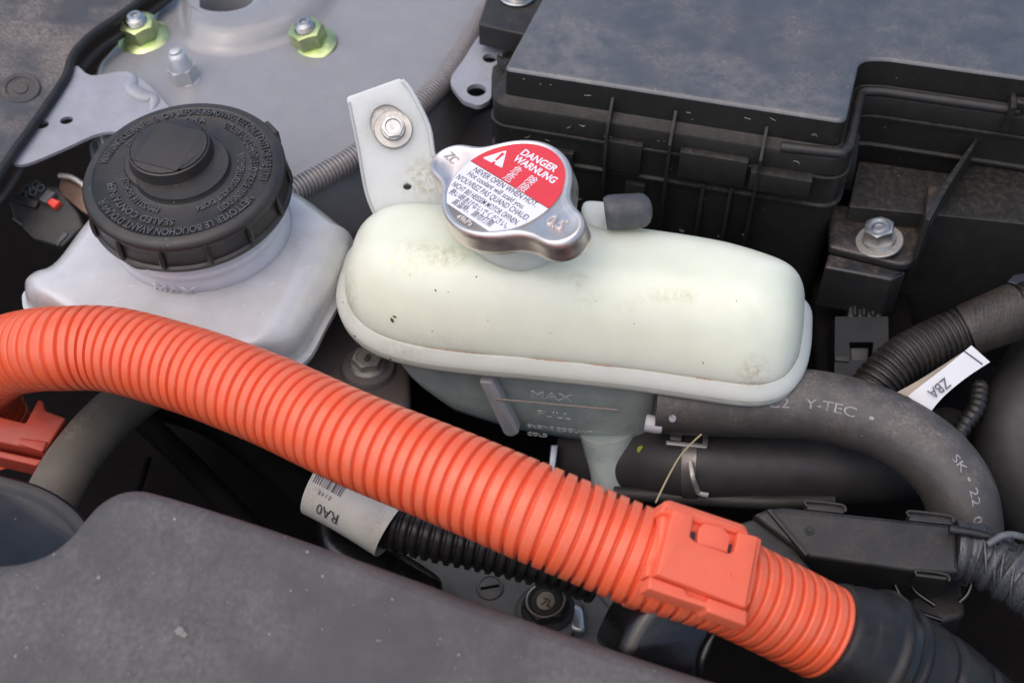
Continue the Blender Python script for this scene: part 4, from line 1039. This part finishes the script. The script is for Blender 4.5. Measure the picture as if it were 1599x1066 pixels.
# ------------------------------------------------------------------ left side: pipe, connectors
m_pipe = M('tan_grey_hose', (.13, .12, .10), .55, dust=.7, dustcol=(.20, .17, .13), dscale=.8, updust=False, grain=1.5, bump=.8)
P = [at(*p) for p in [(70, 800, -2.9), (90, 760, -3.0), (112, 722, -3.2), (148, 676, -3.5), (185, 640, -4), (232, 604, -4.6), (300, 560, -6)]]
QP = cr(P, 90); rpp = root('heater_hose', 'dusty tan-grey hose with faint printed digits between orange clip and engine cover', 'hose', at(130, 700, -4))
MB().tube(QP, .95, 36).build('hose_body', m_pipe, rpp)
tube_text(rpp, QP, .95, '01-5  G  10', .45, (118, 716), -.05, M('tan_print', (.26, .22, .15), .7), sx=.9)
rcn = root('wire_connector', 'black electrical connector with a small red lock left of the round cap', 'connector', at(75, 330, -2.5))
FC = Frame(at(75, 320, -1.2), (-.15, -.35, 1), (1, .25, 0))
def pf(L, r_=.05): return fillet(FC.pts(L), r_)
MB().slab(FC, pf([(12, 312), (40, 290), (88, 290), (122, 330), (130, 352), (96, 386), (50, 372), (20, 340)], .15), -2.2, 0, .12).build('housing', m_blk, rcn)
MB().slab(FC, pf([(10, 312), (20, 302), (64, 318), (58, 328)]), .0, .22, .03).build('latch_frame', m_blk, rcn)
MB().slab(FC, pf([(66, 316), (80, 300), (92, 306), (76, 322)]), .0, .3, .03).build('latch_rail', m_grub, rcn)
MB().slab(FC, pf([(76, 320), (84, 312), (98, 318), (88, 329)], .04), 0, .25, .06).build('red_lock', M('red_lock_plastic', (.75, .06, .035), .4), rcn)
for cx, cy in ((44, 296), (58, 290), (38, 306), (54, 302), (66, 296)):
    c = FC.hit(cx, cy); MB().lathe(Frame(FC.w(c.x, c.y, 0), FC.n), [(.17, 0), (.17, .16), (.13, .16), (.13, .02)], 16, False, False).build('terminal_ring', m_grub, rcn)
MB().tube(cr([FC.w(*FC.hit(22, 342), .05), FC.w(*FC.hit(36, 352), .05)], 6), .06, 8).build('housing_edge', m_grub, rcn)
MB().slab(FC, pf([(92, 376), (100, 360), (108, 366), (90, 386)]), -.1, .08, .04).build('side_ear', m_grub, rcn)
m_copper = M('brown_bracket', (.16, .095, .07), .38, metal=.6, bump=1, dust=.4, dustcol=(.2, .15, .12))
rbk2 = root('brown_bracket', 'small brown metal tab half hidden behind the left of the round cap', 'bracket', at(115, 295, -2))
F5 = Frame(at(115, 300, -.9), (-.2, -.2, 1))
MB().slab(F5, fillet(F5.pts([(96, 276), (118, 276), (150, 300), (146, 340), (128, 330), (90, 298)]), .15), -.15, 0, .04).build('tab', m_copper, rbk2)
MB().tube(cr([F5.w(*F5.hit(96, 278), .15), F5.w(*F5.hit(116, 282), .2), F5.w(*F5.hit(134, 294), .15), F5.w(*F5.hit(140, 306), .1)], 16), .12, 10).build('rolled_edge', m_zdull, rbk2)
# grey lug behind the round cap
tag(MB().slab(H(-.5), fillet(H(-.5).pts([(136, 220), (160, 208), (215, 212), (215, 300), (150, 290)]), .4), -2, 0, .2).build('grey_lug', M('lug_paint', (.10, .10, .115), .4, coat=.2, bump=1)), 'dark grey painted lug between the sheet bracket and the round cap', 'bracket')

# ------------------------------------------------------------------ wrapped label on the black corrugated sleeve
m_cor = M('black_corrugated', (.018, .016, .0155), .38, dust=.4, dustcol=(.08, .06, .05), dscale=1)
P = [at(*p) for p in [(520, 778, -2.2), (560, 795, -2.1), (610, 815, -2.0), (680, 835, -2.0), (760, 852, -2.2), (850, 875, -2.6), (930, 900, -3.2)]]
QC = cr(P, 200); Q, rd = corr(QC, .92, .36, .12, samples=10)
tag(MB().tube(Q, rd, 40).build('corrugated_sleeve', m_cor, None, 70), 'black corrugated sleeve running under the orange conduit from the white wrapped label', 'cable sleeve')
rwl = root('wrapped_label', 'white label with bar code wrapped on the black sleeve under the conduit', 'label', at(545, 790, -3))
P = [at(*p) for p in [(500, 752, -1.6), (534, 770, -1.7), (574, 794, -1.8), (617, 822, -2.0)]]
QW = cr(P, 40)
QWR = 1.235
m_lab = M('soiled_label_paper', (.68, .66, .61), .55, var=.06, dust=.6, dustcol=(.36, .29, .23), dscale=.8, updust=False, bump=.8, bscale=1.5)
MB().tube(QW, lambda t: 1.23-.05*t, 48, cap=False).build('label_paper', m_lab, rwl)
tube_text(rwl, QW, QWR, 'RA0', .62, (560, 788), -1.0, m_ink, flip=-1, sx=.9, zo=.012)
random.seed(5); x = 0
iW = len(QW)
def patch(parent, Q, R, s0, s1, a0, a1, mat, mbx):
    L = [0]
    for i in range(1, len(Q)): L.append(L[-1]+(Q[i]-Q[i-1]).length)
    def pt(s, a):
        i = max(1, min(len(Q)-2, next((k for k, l in enumerate(L) if l >= s), len(Q)-2))); u = (s-L[i-1])/(L[i]-L[i-1]); c = Q[i-1].lerp(Q[i], u)
        t = (Q[i+1]-Q[i-1]).normalized(); nn = (Vector((0, 0, 1))-t*t.z).normalized(); bb = t.cross(nn); return c+(nn*math.cos(a)-bb*math.sin(a))*R
    n = 4; vs = []; fs = []
    for k in range(n+1):
        a = a0+(a1-a0)*k/n; vs += [pt(s0, a), pt(s1, a)]
    for k in range(n): fs.append((2*k, 2*k+1, 2*k+3, 2*k+2))
    mbx.add(vs, fs)
bc = MB(); s = .12
while s < 1.3:
    w_ = random.choice((.015, .03, .045)); patch(rwl, QW, QWR, s, s+w_, -.55, -.05, m_ink, bc); s += w_+random.choice((.02, .035, .05))
bc.build('bar_code', m_ink, rwl, smooth=False)
tube_text(rwl, QW, QWR, '8 1 4 R', .22, (538, 774), -.66, m_ink, flip=-1, sx=.9, zo=.012)
tag(MB().tube(cr([at(*p) for p in [(560, 600, -6), (640, 650, -6), (720, 700, -6.2), (800, 740, -6.5)]], 40), .32, 14).build('black_cable', m_gloss), 'thin glossy black cable deep in the gap left of the reservoir outlet', 'cable')
tag(MB().slab(Frame(at(866, 712, -6), (0, -.5, 1)), Frame(at(866, 712, -6), (0, -.5, 1)).pts([(860, 694), (872, 694), (866, 740), (856, 740)]), -.5, 0, .05).build('steel_strip', M('blued_strip', (.28, .31, .38), .35, metal=.7)), 'narrow blue-grey steel strip seen in the gap just above the orange conduit', 'metal strip')
tag(MB().slab(H(-3.4), fillet(H(-3.4).pts([(490, 800), (520, 800), (640, 860), (700, 900), (640, 960), (500, 860)]), .6), -2, 0, .5, 5).build('glossy_cable', m_gloss), 'glossy black sheath below the white wrapped label', 'cable')

# ------------------------------------------------------------------ black cable trough and taped loom
FQ = Frame(at(1350, 850, -1.6), (.02, -.12, 1), (1, 0, 0))
def pq(L, r_=.08): return fillet(FQ.pts(L), r_)
rtg = root('cable_trough', 'long matt black cable trough with snap tabs right of the orange clip', 'cable trough', at(1350, 850, -3))
MB().slab(FQ, pq([(1176, 803), (1200, 792), (1226, 790), (1495, 819), (1498, 893), (1440, 893), (1262, 868)], .1), -2.2, 0, .16, 4).build('trough_lid', m_blk, rtg)
MB().slab(FQ, pq([(1150, 812), (1200, 797), (1262, 872), (1285, 900), (1180, 870)]), -2.4, -.3, .1).build('trough_end', m_blk, rtg)
MB().slab(FQ, pq([(1196, 797), (1204, 796), (1263, 866), (1257, 870)], .03), -.1, .12, .03).build('lid_ridge', m_blk, rtg)
for q in ([(1260, 782), (1318, 788), (1321, 800), (1260, 794)], [(1420, 797), (1486, 805), (1490, 818), (1420, 811)], [(1432, 892), (1482, 898), (1480, 904), (1432, 898)]):
    xs = [FQ.hit(*p) for p in q]
    MB().slab(FQ, pq(q, .1), -.5, -.05, .05).build('snap_tab', m_blk, rtg)
    a, b = xs[0].lerp(xs[3], .3), xs[1].lerp(xs[2], .3)
    MB().tube(cr([FQ.w(a.x, a.y-.1, -.02), FQ.w(a.x, a.y+.06, .04), FQ.w(b.x-.1, b.y+.06, .04), FQ.w(b.x, b.y-.15, -.02)], 24), .05, 8).build('tab_loop', m_blk, rtg)
c = FQ.hit(1264, 828); MB().lathe(Frame(FQ.w(c.x, c.y, 0), FQ.n), [(.17, .0), (.16, .03), (.1, .03), (.08, .06), (.04, .06)], 20, False, True).build('gate_mark', m_blk, rtg)
m_tape = M('grey_black_tape', (.045, .048, .055), .35, spec=.6, bump=2.5, bscale=2.2, dust=.4, dustcol=(.12, .11, .1), scratch=1.2)
P = [at(*p) for p in [(1488, 858, -2.3), (1520, 864, -2.3), (1560, 882, -2.3), (1610, 915, -2.3), (1680, 960, -2.5)]]
Q = cr(P, 100); rtp = root('taped_loom', 'wiring loom wrapped in grey-black tape leaving the trough at the right edge', 'wiring loom', at(1560, 880, -3.5))
MB().tube(Q, [.98+.05*math.sin(i*.45)+(.07 if (i//9) % 2 else 0) for i in range(100)], 32).build('tape_wrap', m_tape, rtp, 50)
for i in range(24, 96, 9):
    c = Q[i]; t = (Q[i+1]-Q[i-1]).normalized(); tl = (t+Vector((0, .35, .25))).normalized()
    MB().lathe(Frame(c, tl), [(1.02, -.05), (1.11, -.03), (1.11, .03), (1.02, .05)], 32, False, False).build('tape_edge', m_tape, rtp)
MB().tube(cr([at(*p) for p in [(1482, 826, -1.2), (1530, 834, -1.2), (1562, 846, -1.3), (1600, 868, -1.6)]], 30), .16, 10).build('tape_tail', m_rub, rtp)
MB().tube(cr([at(*p) for p in [(1542, 850, -1.0), (1566, 836, -.8), (1590, 836, -.8), (1630, 850, -1)]], 30), .12, 10).build('strap', m_grub, rtp)
rdc = root('dark_clips', 'shadowed black cable clips below the trough at the lower right', 'cable clip', at(1440, 930, -4))
for q in ([(1395, 905, -3), (1410, 935, -3.1), (1435, 955, -3.2), (1470, 968, -3.3)], [(1420, 905, -3), (1432, 925, -3), (1460, 945, -3)], [(1488, 900, -2.9), (1515, 905, -2.8), (1512, 925, -3), (1498, 940, -3.2)]):
    MB().tube(cr([at(*p) for p in q], 30), .09, 10).build('wire_loop', m_gloss, rdc)
MB().slab(H(-4), fillet(H(-4).pts([(1410, 900), (1500, 895), (1510, 960), (1440, 980)]), .3), -2, 0, .2).build('clip_block', m_blk, rdc)

# ------------------------------------------------------------------ right side
rcc = root('cable_connector', 'square black connector with open window right of the cream reservoir', 'connector', at(1345, 540, -4))
FJ = Frame(at(1345, 540, -2.9), (0, -.25, 1))
def pj(L, r_=.05): return fillet(FJ.pts(L), r_)
ol = pj([(1304, 494), (1387, 494), (1388, 590), (1303, 586)]); ol = ol if area(ol) > 0 else list(reversed(ol))
win = pj([(1326, 534), (1364, 534), (1362, 562), (1328, 562)]); 
m_con = M('connector_black', (.008, .008, .009), .45, spec=.35, dust=.2, dustcol=(.06, .05, .045))
MB().holed(FJ, ol, [win], -1.5, 0).build('housing', m_con, rcc)
MB().slab(FJ, pj([(1330, 537), (1360, 537), (1358, 562), (1332, 562)]), -1.2, -.3, .05).build('lock_tongue', m_hose2, rcc)
MB().slab(FJ, pj([(1303, 556), (1326, 558), (1326, 566), (1303, 564)]), 0, .08, .02).build('edge_bar', m_blk, rcc)
MB().slab(FJ, pj([(1364, 560), (1388, 560), (1388, 568), (1364, 568)]), 0, .08, .02).build('edge_bar', m_blk, rcc)
MB().slab(FJ, pj([(1328, 448), (1376, 448), (1382, 494), (1324, 494)], .2), -1.4, -.2, .15).build('cable_entry', m_gloss, rcc)
for x_ in (1336, 1350, 1364):
    MB().tube(cr([FJ.w(*FJ.hit(x_, 450), -.25), FJ.w(*FJ.hit(x_+2, 490), -.2)], 8), .12, 8).build('entry_rib', m_gloss, rcc)
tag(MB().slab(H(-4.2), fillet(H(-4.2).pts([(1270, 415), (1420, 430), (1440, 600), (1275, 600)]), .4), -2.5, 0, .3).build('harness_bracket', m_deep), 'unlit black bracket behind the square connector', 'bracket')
P = [at(*p) for p in [(1340, 650, -3.6), (1368, 603, -3.0), (1410, 562, -2.5), (1470, 530, -2.2), (1530, 505, -1.8), (1600, 478, -1.4), (1680, 450, -1)]]
QZ = cr(P, 300); Q, rd = corr(QZ, .92, .26, .09, samples=10)
m_loom = M('brown_black_loom', (.014, .012, .011), .42, dust=.5, dustcol=(.085, .07, .05), dscale=.9, updust=False, scratch=.6)
MBz = MB().tube(Q, rd, 36); rzl = root('loom_sleeve', 'dusty black corrugated wiring sleeve carrying the white ZBA tag', 'cable sleeve', at(1480, 530, -3))
MBz.build('corrugated_tube', m_loom, rzl, 70)
QZ2 = cr([at(*p) for p in [(1508, 517, -2.0), (1530, 508, -1.8), (1590, 484, -1.45)]], 60)
MB().tube(QZ2, lambda t: 1.02+.08*t, 40, cap=False).build('tape_overwrap', M('worn_tape', (.028, .023, .019), .4, dust=.7, dustcol=(.08, .06, .04), updust=False, bump=1.5, scratch=1), rzl)
MB().lathe(Frame(QZ2[-1], QZ2[-1]-QZ2[-5]), [(1.1, -.05), (1.15, 0), (1.1, .05), (.6, .04)], 40, False, False).build('sleeve_mouth', m_gloss, rzl)
tag(MB().lathe(Frame(at(1601, 470, -.75), (-.3, -.4, 1)), [(.30, 0), (.30, .2), (.22, .3)], 24, True, True).build('red_wire_cap', M('red_cap', (.7, .03, .03), .4)), 'bit of bright red insulation at the right edge by the sleeve mouth', 'wire')
# ZBA flag label: a strip of white tape folded off the sleeve
FZ = Frame(at(1480, 590, -1.3), (.05, -.45, 1), (1, .4, 0))
rz = root('flag_label', 'white tape flag lettered ZBA hanging off the black wiring sleeve', 'label', at(1480, 590, -1.8))
m_flag = M('flag_paper', (.66, .66, .67), .45, var=.03, bump=1, bscale=1.4, dust=.2, dustcol=(.45, .4, .35), updust=False)
L1 = FZ.pts([(1517, 539), (1470, 577), (1440, 600), (1418, 618)]); L2 = FZ.pts([(1546, 565), (1508, 590), (1474, 618), (1454, 642)])
A = cr(L1, 24); B = cr(L2, 24); mb = MB()
ring = []
for i in range(24):
    z = .12*math.sin(i/23*math.pi*1.1); ring.append([FZ.w(A[i].x, A[i].y, z), FZ.w(B[i].x, B[i].y, z*.6), FZ.w(B[i].x, B[i].y, z*.6-.03), FZ.w(A[i].x, A[i].y, z-.03)])
mb.loft(ring); mb.build('label_paper', m_flag, rz, 30)
L1 = FZ.pts([(1506, 548), (1440, 590), (1400, 612)]); L2 = FZ.pts([(1470, 577), (1440, 600), (1418, 618)])
A = cr(L1, 12); B = cr(L2, 12); mb = MB()
mb.loft([[FZ.w(*a, -.15), FZ.w(*b, -.06), FZ.w(*b, -.09), FZ.w(*a, -.18)] for a, b in zip(A, B)]); mb.build('label_fold', M('flag_back', (.33, .27, .21), .6, bump=1), rz)
a, b = FZ.hit(1473, 590), FZ.hit(1434, 621); d = b-a; lr = math.atan2(d.y, d.x)
letters(rz, FZ, 'ZBA', .56, m_ink, a.x, a.y, lr, .004, .15, .85)
a, b = FZ.hit(1505, 549), FZ.hit(1533, 569)
MB().tube([FZ.w(a.x, a.y, .06), FZ.w(b.x, b.y, .05)], .03, 6).build('printed_bar', m_ink, rz)
# dim shapes behind
tag(MB().tube(cr([at(*p) for p in [(1530, 600, -4), (1525, 635, -4), (1505, 665, -4.2), (1490, 690, -4.5)]], 40), [.28+.06*((i//2) % 2) for i in range(40)], 14).build('small_sleeve', m_cor), 'thin ribbed black sleeve hanging in shadow below the ZBA tag', 'cable sleeve')
tag(MB().tube(cr([at(*p) for p in [(1640, 560, -5), (1600, 640, -5), (1590, 720, -6), (1640, 820, -8)]], 60), 1.6, 24).build('shadowed_hose', m_hose2), 'shadowed black hose at the far right edge below the red wire', 'hose')
tag(MB().slab(H(-1.5), fillet(H(-1.5).pts([(1572, 440), (1584, 428), (1640, 420), (1640, 436), (1590, 444)]), .08), -.5, 0, .05).build('wire_clip', M('blue_grey_clip', (.03, .034, .05), .4)), 'small blue-grey clip at the right edge above the wiring sleeve', 'clip')
# clutter deep in the gap left of the label
rdp = root('deep_pipes', 'dim black pipes deep in the gap left of the wrapped label', 'pipe', at(300, 700, -10))
for q, r_ in (([(180, 620, -9), (260, 690, -9), (330, 760, -9.5), (460, 900, -10)], .5), ([(230, 620, -10), (330, 650, -10), (430, 720, -10), (600, 870, -10)], .9), ([(215, 770, -8), (225, 740, -8), (232, 715, -8)], .12)):
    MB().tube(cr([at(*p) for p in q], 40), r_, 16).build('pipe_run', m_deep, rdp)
